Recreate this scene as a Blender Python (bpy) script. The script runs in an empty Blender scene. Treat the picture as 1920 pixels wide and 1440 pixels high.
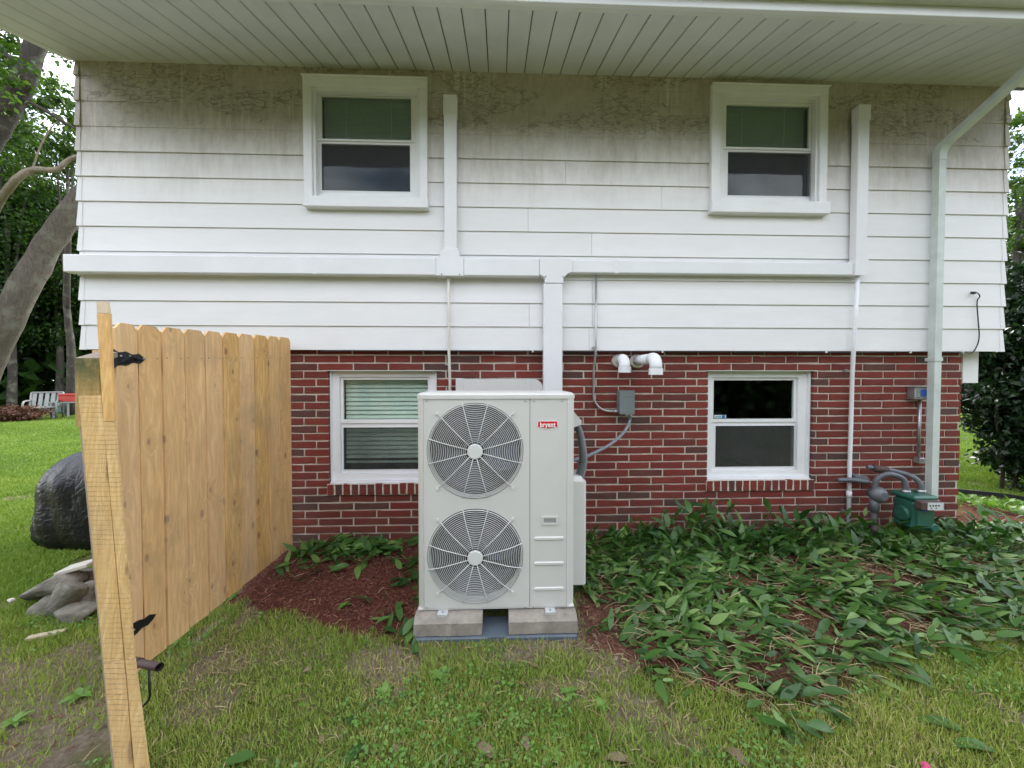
import bpy, math, random
import numpy as np
from mathutils import Vector, Matrix, Euler
random.seed(7); rng = np.random.default_rng(7)
R = math.radians
SC = bpy.context.scene
# ---------------------------------------------------------------- camera, sky, sun, exposure
CAM = Vector((0.0, -3.23, 1.59)); F = 700.0
cam = bpy.data.cameras.new('camera'); co = bpy.data.objects.new('camera', cam); SC.collection.objects.link(co)
co.location = CAM; co.rotation_euler = (R(90 - 1.24), 0, R(-1.99))
cam.sensor_width = 36; cam.lens = 36 * F / 1920; cam.clip_start = .02; cam.clip_end = 600
SC.camera = co
world = bpy.data.worlds.new('World'); SC.world = world; world.use_nodes = True
wn = world.node_tree.nodes; wl = world.node_tree.links; wn.clear()
SUN_EL, SUN_AZ = R(48), R(20)          # azimuth measured from +Y (behind the house) towards +X
sky = wn.new('ShaderNodeTexSky'); sky.sky_type = 'NISHITA'; sky.sun_disc = False
sky.sun_elevation = SUN_EL; sky.sun_rotation = SUN_AZ; sky.air_density = 1.0; sky.dust_density = 1.5
tc = wn.new('ShaderNodeTexCoord')
mp = wn.new('ShaderNodeMapping'); mp.inputs['Scale'].default_value = (1.6, 1.6, 3.2)
nz = wn.new('ShaderNodeTexNoise'); nz.inputs['Scale'].default_value = 1.7; nz.inputs['Detail'].default_value = 7; nz.inputs['Roughness'].default_value = .6
cr = wn.new('ShaderNodeValToRGB'); cr.color_ramp.elements[0].position = .36; cr.color_ramp.elements[1].position = .60
mx = wn.new('ShaderNodeMix'); mx.data_type = 'RGBA'; mx.inputs[7].default_value = (10.7, 10.9, 11.3, 1)
bg = wn.new('ShaderNodeBackground'); bg.inputs['Strength'].default_value = .10
wo = wn.new('ShaderNodeOutputWorld')
wl.new(tc.outputs['Generated'], mp.inputs['Vector']); wl.new(mp.outputs[0], nz.inputs['Vector']); wl.new(nz.outputs['Fac'], cr.inputs[0])
wl.new(cr.outputs['Color'], mx.inputs[0]); wl.new(sky.outputs[0], mx.inputs[6]); wl.new(mx.outputs[2], bg.inputs[0]); wl.new(bg.outputs[0], wo.inputs[0])
sun = bpy.data.lights.new('sun', 'SUN'); sun.energy = 0.9; sun.angle = R(14); sun.color = (1, .95, .87)
so = bpy.data.objects.new('sun', sun); SC.collection.objects.link(so)
sd = Vector((math.sin(SUN_AZ) * math.cos(SUN_EL), math.cos(SUN_AZ) * math.cos(SUN_EL), math.sin(SUN_EL)))
so.rotation_euler = sd.to_track_quat('Z', 'Y').to_euler(); so.location = (0, 0, 20)
SC.view_settings.view_transform = 'Standard'; SC.view_settings.look = 'None'
SC.view_settings.gamma = 1; SC.view_settings.use_curve_mapping = False; SC.view_settings.exposure = 1.95
SC.render.engine = 'CYCLES'
SC.cycles.max_bounces = 8; SC.cycles.diffuse_bounces = 4; SC.cycles.transparent_max_bounces = 16

# ---------------------------------------------------------------- measuring: a sight line to a real plane of the place
RM = Euler(co.rotation_euler).to_matrix()
def ray(px, py): return RM @ Vector(((px - 960) / F, -(py - 720) / F, -1))
def at(px, py, Y):
    r = ray(px, py); return CAM + r * ((Y - CAM.y) / r.y)
def atd(px, py, d): return CAM + ray(px, py) * d           # d = depth in front of the camera
def gr(px, py, z=0.0):
    r = ray(px, py); return CAM + r * ((z - CAM.z) / r.z)
def ax(px, Y, py=720): return at(px, py, Y).x
def az(py, Y, px=960): return at(px, py, Y).z

# ---------------------------------------------------------------- materials
def newmat(name):
    m = bpy.data.materials.new(name); m.use_nodes = True
    return m, m.node_tree.nodes, m.node_tree.links, m.node_tree.nodes['Principled BSDF']
def noise(N, L, scale, detail=4, rough=.55, vec=None, stretch=None, coord='pos', dist=0.0):
    n = N.new('ShaderNodeTexNoise'); n.inputs['Scale'].default_value = scale; n.inputs['Detail'].default_value = detail
    n.inputs['Roughness'].default_value = rough; n.inputs['Distortion'].default_value = dist
    L.new(coords(N, L, stretch, coord) if vec is None else vec, n.inputs['Vector']); return n
def coords(N, L, stretch=None, coord='pos'):
    if coord == 'pos': s = N.new('ShaderNodeNewGeometry').outputs['Position']
    else: s = N.new('ShaderNodeTexCoord').outputs['Object']
    if stretch:
        m = N.new('ShaderNodeMapping'); m.inputs['Scale'].default_value = stretch; L.new(s, m.inputs['Vector']); s = m.outputs[0]
    return s
def ramp(N, L, src, stops):
    r = N.new('ShaderNodeValToRGB'); e = r.color_ramp.elements
    while len(e) < len(stops): e.new(.5)
    for k, (p, c) in enumerate(stops):
        e[k].position = p; e[k].color = (*c, 1) if len(c) == 3 else c
    L.new(src, r.inputs[0]); return r.outputs['Color']
def mixc(N, L, fac, a, b, mode='MIX'):
    m = N.new('ShaderNodeMix'); m.data_type = 'RGBA'; m.blend_type = mode
    for s, v in ((m.inputs[0], fac), (m.inputs[6], a), (m.inputs[7], b)):
        if hasattr(v, 'is_linked'): L.new(v, s)
        elif isinstance(v, (int, float)): s.default_value = v
        else: s.default_value = (*v, 1)
    return m.outputs[2]
def mth(N, L, op, a, b=0.0, c=None):
    m = N.new('ShaderNodeMath'); m.operation = op
    for s, v in zip(m.inputs, (a, b, c)):
        if v is None: continue
        if hasattr(v, 'is_linked'): L.new(v, s)
        else: s.default_value = v
    return m.outputs[0]
def bump(N, L, b, h, strength=.3, dist=.01):
    n = N.new('ShaderNodeBump'); n.inputs['Strength'].default_value = strength; n.inputs['Distance'].default_value = dist
    L.new(h, n.inputs['Height']); L.new(n.outputs[0], b.inputs['Normal'])
def mat(name, col, rough=.6, metal=0.0, var=.12, vs=6, bs=0.0, bscale=80, spec=.5, coat=0, bdist=.004):
    """painted / plastic / metal surface with slight uneven tone, gloss and grime"""
    m, N, L, b = newmat(name)
    n = noise(N, L, vs, 6, .65)
    lo = tuple(c * (1 - var) for c in col); hi = tuple(min(1, c * (1 + var * .6)) for c in col)
    L.new(ramp(N, L, n.outputs[0], [(.3, lo), (.7, hi)]), b.inputs['Base Color'])
    n2 = noise(N, L, vs * 3.1, 5)
    rr = N.new('ShaderNodeMapRange'); rr.inputs[3].default_value = max(.02, rough - .1); rr.inputs[4].default_value = min(1, rough + .12)
    L.new(n2.outputs[0], rr.inputs[0]); L.new(rr.outputs[0], b.inputs['Roughness'])
    b.inputs['Metallic'].default_value = metal; b.inputs['Specular IOR Level'].default_value = spec
    b.inputs['Coat Weight'].default_value = coat
    if bs:
        nb = noise(N, L, bscale, 8, .7); bump(N, L, b, nb.outputs[0], bs, bdist)
    return m
def leafmat(name, stops, rough=.45, trans=.35, attr='rnd', spec=.5, big=1.0):
    m, N, L, b = newmat(name)
    a = N.new('ShaderNodeAttribute'); a.attribute_name = attr
    n = noise(N, L, big, 3); v = mth(N, L, 'ADD', mth(N, L, 'MULTIPLY', a.outputs['Fac'], .7), mth(N, L, 'MULTIPLY', n.outputs[0], .3))
    c = ramp(N, L, v, stops)
    L.new(c, b.inputs['Base Color']); b.inputs['Roughness'].default_value = rough; b.inputs['Specular IOR Level'].default_value = spec
    t = N.new('ShaderNodeBsdfTranslucent'); L.new(mixc(N, L, 1.0, c, (1.3, 1.5, .5), 'MULTIPLY'), t.inputs[0])
    ms = N.new('ShaderNodeMixShader'); ms.inputs[0].default_value = trans
    L.new(b.outputs[0], ms.inputs[1]); L.new(t.outputs[0], ms.inputs[2]); L.new(ms.outputs[0], N['Material Output'].inputs[0])
    return m

def siding_mat():
    m, N, L, b = newmat('weathered_white_siding')
    pos = N.new('ShaderNodeNewGeometry').outputs['Position']
    sx = N.new('ShaderNodeSeparateXYZ'); L.new(pos, sx.inputs[0]); Z = sx.outputs['Z']; X = sx.outputs['X']
    obi = N.new('ShaderNodeObjectInfo').outputs['Random']
    # grime: dirty film on the upper courses, streaked downward
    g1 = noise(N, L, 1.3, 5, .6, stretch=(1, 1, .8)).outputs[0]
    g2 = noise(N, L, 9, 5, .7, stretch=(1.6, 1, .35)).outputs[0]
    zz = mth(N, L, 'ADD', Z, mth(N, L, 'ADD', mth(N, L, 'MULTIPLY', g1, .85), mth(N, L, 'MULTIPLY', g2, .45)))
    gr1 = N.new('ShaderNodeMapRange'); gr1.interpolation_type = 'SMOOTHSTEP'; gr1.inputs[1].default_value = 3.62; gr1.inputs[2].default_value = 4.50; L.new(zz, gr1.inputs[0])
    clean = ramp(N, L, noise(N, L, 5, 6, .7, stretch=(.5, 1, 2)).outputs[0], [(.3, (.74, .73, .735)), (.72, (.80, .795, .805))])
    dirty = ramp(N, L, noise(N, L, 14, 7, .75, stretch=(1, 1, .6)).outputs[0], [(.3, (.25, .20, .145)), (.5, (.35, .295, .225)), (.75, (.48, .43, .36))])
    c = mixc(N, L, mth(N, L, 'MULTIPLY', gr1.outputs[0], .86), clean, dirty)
    # washed vertical runs
    st = noise(N, L, 30, 3, .5, stretch=(1.0, 1, .06)).outputs[0]
    stm = ramp(N, L, st, [(.54, (0, 0, 0)), (.66, (1, 1, 1))])
    msk = ramp(N, L, noise(N, L, 1.9, 2).outputs[0], [(.42, (0, 0, 0)), (.56, (1, 1, 1))])
    c = mixc(N, L, mth(N, L, 'MULTIPLY', mth(N, L, 'MULTIPLY', stm, msk), mth(N, L, 'MULTIPLY', gr1.outputs[0], .6)), c, (.60, .58, .52))
    # crazed, curling paint on the top courses
    wv = noise(N, L, 9, 4).outputs['Color']
    vv = N.new('ShaderNodeVectorMath'); vv.operation = 'MULTIPLY_ADD'; vv.inputs[1].default_value = (.16, .0, .10)
    L.new(wv, vv.inputs[0]); L.new(pos, vv.inputs[2])
    mpp = N.new('ShaderNodeMapping'); mpp.inputs['Scale'].default_value = (10, 1, 36); L.new(vv.outputs[0], mpp.inputs[0])
    vo = N.new('ShaderNodeTexVoronoi'); vo.feature = 'DISTANCE_TO_EDGE'; vo.inputs['Scale'].default_value = 1; vo.inputs['Randomness'].default_value = 1; L.new(mpp.outputs[0], vo.inputs['Vector'])
    crk = ramp(N, L, vo.outputs['Distance'], [(.03, (1, 1, 1)), (.11, (0, 0, 0))])
    brk = ramp(N, L, noise(N, L, 26, 4, .7, stretch=(.6, 1, 1)).outputs[0], [(.40, (0, 0, 0)), (.50, (1, 1, 1))])
    pm = noise(N, L, 1.55, 3, .6, stretch=(.8, 1, 2.2)).outputs[0]
    pz = N.new('ShaderNodeMapRange'); pz.inputs[1].default_value = 3.66; pz.inputs[2].default_value = 3.80; L.new(mth(N, L, 'ADD', Z, mth(N, L, 'MULTIPLY', g2, .12)), pz.inputs[0])
    pmask = mth(N, L, 'MULTIPLY', ramp(N, L, mth(N, L, 'ADD', pm, mth(N, L, 'MULTIPLY', mth(N, L, 'SUBTRACT', obi, .5), .16)), [(.46, (0, 0, 0)), (.52, (1, 1, 1))]), pz.outputs[0])
    cm = mth(N, L, 'MULTIPLY', mth(N, L, 'MULTIPLY', crk, brk), pmask)
    c = mixc(N, L, mth(N, L, 'MULTIPLY', cm, .68), c, (.15, .10, .065))
    wst = ramp(N, L, noise(N, L, 22, 4, .6, stretch=(1.0, 1, .05)).outputs[0], [(.5, (0, 0, 0)), (.75, (.35, .35, .35))])
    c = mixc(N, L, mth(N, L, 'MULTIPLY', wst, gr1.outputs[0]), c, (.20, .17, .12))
    c = mixc(N, L, mth(N, L, 'MULTIPLY', obi, .16), c, (.60, .60, .57))
    L.new(c, b.inputs['Base Color']); b.inputs['Roughness'].default_value = .5
    h = mth(N, L, 'SUBTRACT', mth(N, L, 'MULTIPLY', noise(N, L, 2.5, 3, stretch=(.4, 1, 2)).outputs[0], .5), mth(N, L, 'MULTIPLY', cm, 1.0))
    bump(N, L, b, h, .5, .006)
    return m

def brick_mat(name, island):
    m, N, L, b = newmat(name)
    r = N.new('ShaderNodeNewGeometry').outputs['Random Per Island'] if island else N.new('ShaderNodeObjectInfo').outputs['Random']
    base = ramp(N, L, r, [(0, (.085, .050, .045)), (.06, (.105, .05, .042)), (.13, (.13, .042, .034)), (.26, (.17, .036, .028)), (.6, (.215, .036, .026)), (.85, (.235, .044, .030)), (1, (.16, .038, .030))])
    n1 = noise(N, L, 40, 6, .75, stretch=(.5, 1, 1.6)).outputs[0]
    c = mixc(N, L, ramp(N, L, n1, [(.35, (0, 0, 0)), (.75, (.45, .45, .45))]), base, (.05, .02, .018))
    n2 = noise(N, L, 5, 4, .6).outputs[0]
    c = mixc(N, L, ramp(N, L, n2, [(.5, (0, 0, 0)), (.85, (.35, .35, .35))]), c, (.24, .10, .08))
    ef = ramp(N, L, noise(N, L, 90, 3, .6).outputs[0], [(.72, (0, 0, 0)), (.78, (.6, .6, .6))])
    c = mixc(N, L, ef, c, (.42, .34, .28))
    zs = N.new('ShaderNodeSeparateXYZ'); L.new(N.new('ShaderNodeNewGeometry').outputs['Position'], zs.inputs[0])
    sp = N.new('ShaderNodeMapRange'); sp.inputs[1].default_value = .62; sp.inputs[2].default_value = .12; L.new(mth(N, L, 'ADD', zs.outputs[2], mth(N, L, 'MULTIPLY', noise(N, L, 6, 5, .7).outputs[0], .35)), sp.inputs[0])
    c = mixc(N, L, mth(N, L, 'MULTIPLY', sp.outputs[0], .55), c, (.13, .085, .06))
    L.new(c, b.inputs['Base Color']); b.inputs['Roughness'].default_value = .82; b.inputs['Specular IOR Level'].default_value = .3
    wv = noise(N, L, 55, 5, .8, stretch=(.35, 1, 1.8)).outputs[0]
    bump(N, L, b, wv, .9, .006)
    return m

def wood_mat(name, a, bcol, dark, vert=True, saw=False, weather=0.0, ks=(0.0, 6.2, 3.1), vary=.38):
    m, N, L, b = newmat(name)
    oi = N.new('ShaderNodeObjectInfo').outputs['Random']
    pos = N.new('ShaderNodeNewGeometry').outputs['Position']
    off = N.new('ShaderNodeVectorMath'); off.operation = 'ADD'
    cmb = N.new('ShaderNodeCombineXYZ'); L.new(mth(N, L, 'MULTIPLY', oi, 37), cmb.inputs[0]); L.new(mth(N, L, 'MULTIPLY', oi, 91), cmb.inputs[2]); L.new(mth(N, L, 'MULTIPLY', oi, 53), cmb.inputs[1])
    L.new(pos, off.inputs[0]); L.new(cmb.outputs[0], off.inputs[1])
    mpg = N.new('ShaderNodeMapping'); mpg.inputs['Scale'].default_value = (1, 1, .09); L.new(off.outputs[0], mpg.inputs[0])
    # knots: sparse cells that bend the grain
    sk = N.new('ShaderNodeSeparateXYZ'); L.new(off.outputs[0], sk.inputs[0]); ck = N.new('ShaderNodeCombineXYZ')
    L.new(mth(N, L, 'MULTIPLY', sk.outputs[1 if ks[1] else 0], max(ks[0], ks[1])), ck.inputs[0]); L.new(mth(N, L, 'MULTIPLY', sk.outputs[2], ks[2]), ck.inputs[1])
    vk = N.new('ShaderNodeTexVoronoi'); vk.voronoi_dimensions = '2D'; vk.inputs['Scale'].default_value = 1; L.new(ck.outputs[0], vk.inputs['Vector'])
    sc_ = N.new('ShaderNodeSeparateColor'); L.new(vk.outputs['Color'], sc_.inputs[0])
    kd = mth(N, L, 'ADD', vk.outputs['Distance'], mth(N, L, 'MULTIPLY', sc_.outputs[0], .075))
    knot = ramp(N, L, kd, [(.060, (1, 1, 1)), (.105, (0, 0, 0))])
    halo = ramp(N, L, vk.outputs['Distance'], [(.05, (1, 1, 1)), (.30, (0, 0, 0))])
    nd = noise(N, L, 5, 4, .6, vec=mpg.outputs[0]).outputs['Color']
    va = N.new('ShaderNodeVectorMath'); va.operation = 'MULTIPLY_ADD'; va.inputs[1].default_value = (.12, .12, 0); L.new(nd, va.inputs[0]); L.new(mpg.outputs[0], va.inputs[2])
    vb = N.new('ShaderNodeVectorMath'); vb.operation = 'MULTIPLY_ADD'; vb.inputs[1].default_value = (.035, .035, 0); L.new(halo, vb.inputs[0]); L.new(va.outputs[0], vb.inputs[2])
    g1 = noise(N, L, 75, 3, .6, vec=vb.outputs[0]).outputs[0]
    g2 = noise(N, L, 18, 4, .6, vec=vb.outputs[0]).outputs[0]
    c = ramp(N, L, g2, [(.32, a), (.66, bcol)])
    c = mixc(N, L, ramp(N, L, g1, [(.42, (.5, .5, .5)), (.62, (0, 0, 0))]), c, dark)
    c = mixc(N, L, mth(N, L, 'MULTIPLY', halo, .35), c, tuple(x * .75 for x in a))
    c = mixc(N, L, mth(N, L, 'MULTIPLY', knot, .75), c, (.17, .075, .03))
    c = mixc(N, L, mth(N, L, 'MULTIPLY', oi, vary), c, (.84, .60, .43))
    pt = noise(N, L, 2.6, 5, .6).outputs[0]
    c = mixc(N, L, ramp(N, L, pt, [(.54, (0, 0, 0)), (.78, (.5, .5, .5))]), c, (.33, .24, .15))
    if saw:
        ws = N.new('ShaderNodeTexWave'); ws.bands_direction = 'Z'; ws.inputs['Scale'].default_value = 17; ws.inputs['Distortion'].default_value = 1.4; ws.inputs['Detail'].default_value = 3; ws.inputs['Detail Scale'].default_value = 1.5
        L.new(pos, ws.inputs['Vector'])
        sm = mth(N, L, 'MULTIPLY', ramp(N, L, ws.outputs['Fac'], [(.0, (1, 1, 1)), (.12, (0, 0, 0))]), ramp(N, L, noise(N, L, 6, 3).outputs[0], [(.4, (.1, .1, .1)), (.62, (.8, .8, .8))]))
        c = mixc(N, L, mth(N, L, 'MULTIPLY', sm, .75), c, (.22, .13, .04))
        fz = ramp(N, L, noise(N, L, 130, 3, .7, stretch=(1, 1, .5)).outputs[0], [(.60, (0, 0, 0)), (.68, (.55, .55, .55))])
        c = mixc(N, L, fz, c, (.80, .66, .38))
    if weather:
        szp = N.new('ShaderNodeSeparateXYZ'); L.new(pos, szp.inputs[0]); mzr = N.new('ShaderNodeMapRange'); mzr.inputs[1].default_value = 1.50; mzr.inputs[2].default_value = 1.64; L.new(szp.outputs[2], mzr.inputs[0])
        wz = ramp(N, L, noise(N, L, 12, 5, .7).outputs[0], [(.25, (0, 0, 0)), (.6, (weather, weather, weather))])
        c = mixc(N, L, mth(N, L, 'MULTIPLY', wz, mzr.outputs[0]), c, (.07, .08, .025))
    L.new(c, b.inputs['Base Color']); b.inputs['Roughness'].default_value = .68; b.inputs['Specular IOR Level'].default_value = .3
    bump(N, L, b, g1, .35, .003)
    return m

def glass_mat():
    m, N, L, b = newmat('window_glass'); N.remove(b)
    g = N.new('ShaderNodeBsdfGlossy'); g.inputs['Roughness'].default_value = .012; g.inputs[0].default_value = (.9, .95, 1, 1)
    bp = N.new('ShaderNodeBump'); bp.inputs['Strength'].default_value = .12; bp.inputs['Distance'].default_value = .02
    L.new(noise(N, L, 2.2, 1).outputs[0], bp.inputs['Height']); L.new(bp.outputs[0], g.inputs['Normal'])
    t = N.new('ShaderNodeBsdfTransparent'); t.inputs[0].default_value = (.88, .93, .90, 1)
    ge = N.new('ShaderNodeNewGeometry'); dt = N.new('ShaderNodeVectorMath'); dt.operation = 'DOT_PRODUCT'
    L.new(ge.outputs['Normal'], dt.inputs[0]); L.new(ge.outputs['Incoming'], dt.inputs[1])
    sch = mth(N, L, 'POWER', mth(N, L, 'SUBTRACT', 1.0, mth(N, L, 'ABSOLUTE', dt.outputs['Value'])), 5.0)
    fm = N.new('ShaderNodeMapRange'); fm.inputs[3].default_value = .05; fm.inputs[4].default_value = 1
    L.new(sch, fm.inputs[0])
    ms = N.new('ShaderNodeMixShader'); L.new(fm.outputs[0], ms.inputs[0]); L.new(t.outputs[0], ms.inputs[1]); L.new(g.outputs[0], ms.inputs[2])
    L.new(ms.outputs[0], N['Material Output'].inputs[0]); return m
def screen_mat():
    m, N, L, b = newmat('insect_screen_mesh')
    b.inputs['Base Color'].default_value = (.05, .055, .06, 1); b.inputs['Roughness'].default_value = .7
    t = N.new('ShaderNodeBsdfTransparent'); ms = N.new('ShaderNodeMixShader')
    v = ramp(N, L, noise(N, L, 3, 3).outputs[0], [(.3, (.20, .20, .20)), (.7, (.32, .32, .32))]); L.new(v, ms.inputs[0])
    L.new(t.outputs[0], ms.inputs[1]); L.new(b.outputs[0], ms.inputs[2]); L.new(ms.outputs[0], N['Material Output'].inputs[0]); return m

def ground_mat():
    m, N, L, b = newmat('lawn_soil_and_mulch')
    am = N.new('ShaderNodeAttribute'); am.attribute_name = 'mulch'
    ad = N.new('ShaderNodeAttribute'); ad.attribute_name = 'dirt'
    g = ramp(N, L, noise(N, L, 22, 7, .75).outputs[0], [(.3, (.08, .11, .03)), (.5, (.16, .18, .055)), (.7, (.28, .25, .12))])
    g2 = ramp(N, L, noise(N, L, 150, 5, .8).outputs[0], [(.35, (.45, .45, .45)), (.65, (1.35, 1.35, 1.2))])
    g = mixc(N, L, 1.0, g, g2, 'MULTIPLY')
    g = mixc(N, L, ramp(N, L, noise(N, L, 1.1, 5, .6).outputs[0], [(.45, (0, 0, 0)), (.75, (.5, .5, .5))]), g, (.13, .15, .05))
    d = ramp(N, L, noise(N, L, 35, 8, .8).outputs[0], [(.3, (.13, .10, .07)), (.5, (.27, .215, .15)), (.7, (.42, .35, .27))])
    ml = ramp(N, L, noise(N, L, 60, 8, .85).outputs[0], [(.3, (.05, .018, .013)), (.5, (.15, .052, .034)), (.7, (.28, .12, .08))])
    c = mixc(N, L, ad.outputs['Fac'], g, d); c = mixc(N, L, am.outputs['Fac'], c, ml)
    L.new(c, b.inputs['Base Color']); b.inputs['Roughness'].default_value = .95; b.inputs['Specular IOR Level'].default_value = .15
    bump(N, L, b, noise(N, L, 70, 8, .8).outputs[0], 1.0, .03)
    return m

def bark_mat(name, a, c2):
    m, N, L, b = newmat(name)
    n = noise(N, L, 13, 10, .8, stretch=(1, 1, .3), dist=1.2).outputs[0]
    c = ramp(N, L, n, [(.3, a), (.7, c2)])
    lich = ramp(N, L, noise(N, L, 3, 4, .6).outputs[0], [(.52, (0, 0, 0)), (.66, (.5, .5, .5))])
    c = mixc(N, L, lich, c, (.26, .27, .2))
    L.new(c, b.inputs['Base Color']); b.inputs['Roughness'].default_value = .9
    bump(N, L, b, n, 1.0, .12); return m

M = {}
M['siding'] = siding_mat()
M['brick'] = brick_mat('fired_red_brick', False); M['brick_i'] = brick_mat('fired_red_brick_rows', True)
M['mortar'] = mat('pale_mortar', (.62, .55, .47), .95, var=.22, vs=18, bs=.9, bscale=160)
M['trim'] = mat('white_window_trim', (.77, .77, .79), .38, var=.08, vs=4)
M['vinyl'] = mat('white_vinyl_sash', (.78, .78, .79), .32, var=.05, vs=4)
M['soffit'] = mat('pale_soffit_metal', (.66, .685, .665), .5, var=.09, vs=3, bs=.1, bscale=20)
M['fascia'] = mat('white_fascia_metal', (.72, .73, .75), .4, var=.08, vs=3)
M['gutter'] = mat('gutter_paint', (.62, .66, .62), .42, var=.16, vs=5)
M['roof'] = mat('asphalt_shingle', (.06, .055, .05), .9, var=.4, vs=30, bs=1, bscale=60)
M['cover'] = mat('line_cover_plastic', (.75, .75, .77), .38, var=.06, vs=3)
M['pvc'] = mat('white_pvc', (.78, .79, .82), .3, var=.07, vs=9)
M['pvcold'] = mat('aged_pvc', (.66, .64, .58), .42, var=.12, vs=8)
M['down'] = mat('downspout_paint', (.56, .61, .58), .42, var=.16, vs=6)
M['zinc'] = mat('bright_zinc', (.66, .67, .68), .4, metal=.3, var=.12, vs=20)
M['steel'] = mat('galvanised_steel', (.50, .51, .52), .4, metal=.85, var=.25, vs=14)
M['greybox'] = mat('grey_painted_steel', (.20, .23, .24), .42, metal=.2, var=.1, vs=8)
M['pipegrey'] = mat('grey_painted_pipe', (.13, .14, .155), .5, metal=.2, var=.25, vs=14)
M['rusty'] = mat('rusty_fitting', (.10, .065, .06), .7, metal=.3, var=.4, vs=25)
M['meter'] = mat('green_meter_paint', (.025, .115, .08), .36, var=.22, vs=9, bs=.15, bscale=40)
M['dial'] = mat('meter_dial_plate', (.58, .60, .60), .4, var=.1, vs=12)
M['blue'] = mat('blue_plastic', (.02, .12, .42), .4, var=.1)
M['black'] = mat('black_metal', (.012, .012, .014), .38, var=.3, vs=20)
M['cable'] = mat('black_cable', (.03, .03, .033), .5, var=.2, vs=20)
M['flex'] = mat('grey_flexible_conduit', (.20, .215, .24), .45, var=.15, vs=15)
M['hose'] = mat('grey_line_insulation', (.10, .105, .105), .6, var=.25, vs=12)
M['ac'] = mat('ivory_grey_cabinet', (.62, .61, .585), .4, var=.045, vs=3)
M['acd'] = mat('fan_cavity', (.016, .017, .021), .6, var=.2)
M['blade'] = mat('dark_blue_fan_blade', (.035, .04, .075), .35, var=.15)
M['wire'] = mat('coated_guard_wire', (.66, .67, .65), .35, var=.05)
M['red'] = mat('red_badge', (.62, .012, .03), .3, var=.05); M['white'] = mat('white_print', (.85, .85, .85), .4, var=.02)
M['concrete'] = mat('weathered_concrete', (.31, .275, .235), .92, var=.38, vs=9, bs=.9, bscale=90)
M['pad'] = mat('blue_grey_pad_plastic', (.10, .125, .155), .6, var=.2, vs=8, bs=.3, bscale=60)
M['gate'] = wood_mat('gate_cedar', (.68, .385, .12), (.84, .54, .22), (.44, .225, .065))
M['post'] = wood_mat('post_pine', (.66, .42, .155), (.78, .54, .25), (.46, .27, .09), saw=True, ks=(6.0, 0.0, 1.6), vary=.15)
M['mossy'] = wood_mat('mossy_post_wood', (.40, .26, .07), (.52, .36, .11), (.20, .13, .04), saw=True, weather=1.0, ks=(5.0, 0, 2.0), vary=.0)
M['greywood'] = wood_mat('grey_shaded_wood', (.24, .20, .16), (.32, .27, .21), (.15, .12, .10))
M['glass'] = glass_mat(); M['screen'] = screen_mat()
M['blind'] = mat('pale_green_blind', (.80, .84, .80), .5, var=.06); M['blindd'] = mat('grey_green_blind', (.30, .36, .33), .5, var=.06)
M['room'] = mat('unlit_room_paint', (.10, .095, .09), .9, var=.3, vs=2)
M['ground'] = ground_mat()
M['grass'] = leafmat('grass_blades', [(.0, (.075, .14, .018)), (.25, (.16, .26, .03)), (.5, (.27, .355, .06)), (.7, (.38, .385, .10)), (.86, (.52, .43, .22)), (1, (.62, .52, .33))], .6, .2, big=2.2)
M['tuft'] = M['grass']
M['weed'] = leafmat('broadleaf', [(0, (.06, .15, .022)), (.5, (.12, .25, .04)), (1, (.22, .34, .08))], .5, .3)
M['lily'] = leafmat('lily_leaves', [(0, (.012, .04, .008)), (.3, (.03, .09, .018)), (.55, (.07, .16, .032)), (.75, (.14, .25, .06)), (.9, (.24, .36, .12)), (1, (.48, .44, .18))], .42, .25, spec=.5)
M['straw'] = leafmat('dry_straw', [(0, (.16, .10, .05)), (.5, (.34, .25, .13)), (1, (.52, .43, .26))], .8, .1)
M['chips'] = leafmat('mulch_chips', [(0, (.055, .02, .014)), (.6, (.20, .068, .044)), (.9, (.33, .15, .10)), (1, (.55, .40, .28))], .85, 0)
M['dead'] = leafmat('dead_leaves', [(0, (.10, .07, .045)), (.5, (.20, .15, .09)), (1, (.33, .24, .16))], .7, .15)
M['bark'] = bark_mat('grey_brown_bark', (.06, .05, .04), (.23, .19, .15)); M['barkd'] = bark_mat('dark_bark', (.03, .025, .02), (.09, .075, .06))
M['deadwood'] = bark_mat('bleached_dead_wood', (.22, .17, .12), (.42, .35, .26))
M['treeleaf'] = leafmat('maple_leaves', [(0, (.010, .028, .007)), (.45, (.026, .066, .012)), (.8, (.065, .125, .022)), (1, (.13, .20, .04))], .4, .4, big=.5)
M['bushleaf'] = leafmat('glossy_dark_leaves', [(0, (.008, .022, .008)), (.5, (.016, .045, .014)), (.9, (.035, .085, .026)), (1, (.07, .13, .04))], .32, .2, big=1.5)
M['brownleaf'] = leafmat('brown_shrub_leaves', [(0, (.05, .02, .012)), (1, (.17, .07, .04))], .7, .2)
M['cover_bl'] = mat('black_vinyl_cover', (.0085, .0085, .0095), .42, var=.4, vs=6, bs=.9, bscale=11)
def cover_mat():
    m, N, L, b = newmat('creased_black_vinyl')
    b.inputs['Base Color'].default_value = (.006, .006, .007, 1); b.inputs['Roughness'].default_value = .36
    w = noise(N, L, 2.6, 2, .45, stretch=(1, 1, .4), dist=1.6).outputs[0]; w2_ = noise(N, L, 14, 3, .5, dist=1.5).outputs[0]
    bump(N, L, b, mth(N, L, 'ADD', w, mth(N, L, 'MULTIPLY', w2_, .3)), .5, .07)
    return m
M['cover_bl'] = cover_mat()
M['rock'] = mat('lichened_fieldstone', (.26, .245, .20), .9, var=.6, vs=9, bs=1.0, bscale=16, bdist=.03)
M['chair'] = mat('faded_white_chair_paint', (.24, .24, .23), .5, var=.12); M['redbox'] = mat('red_box_plastic', (.42, .03, .02), .5)
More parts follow.
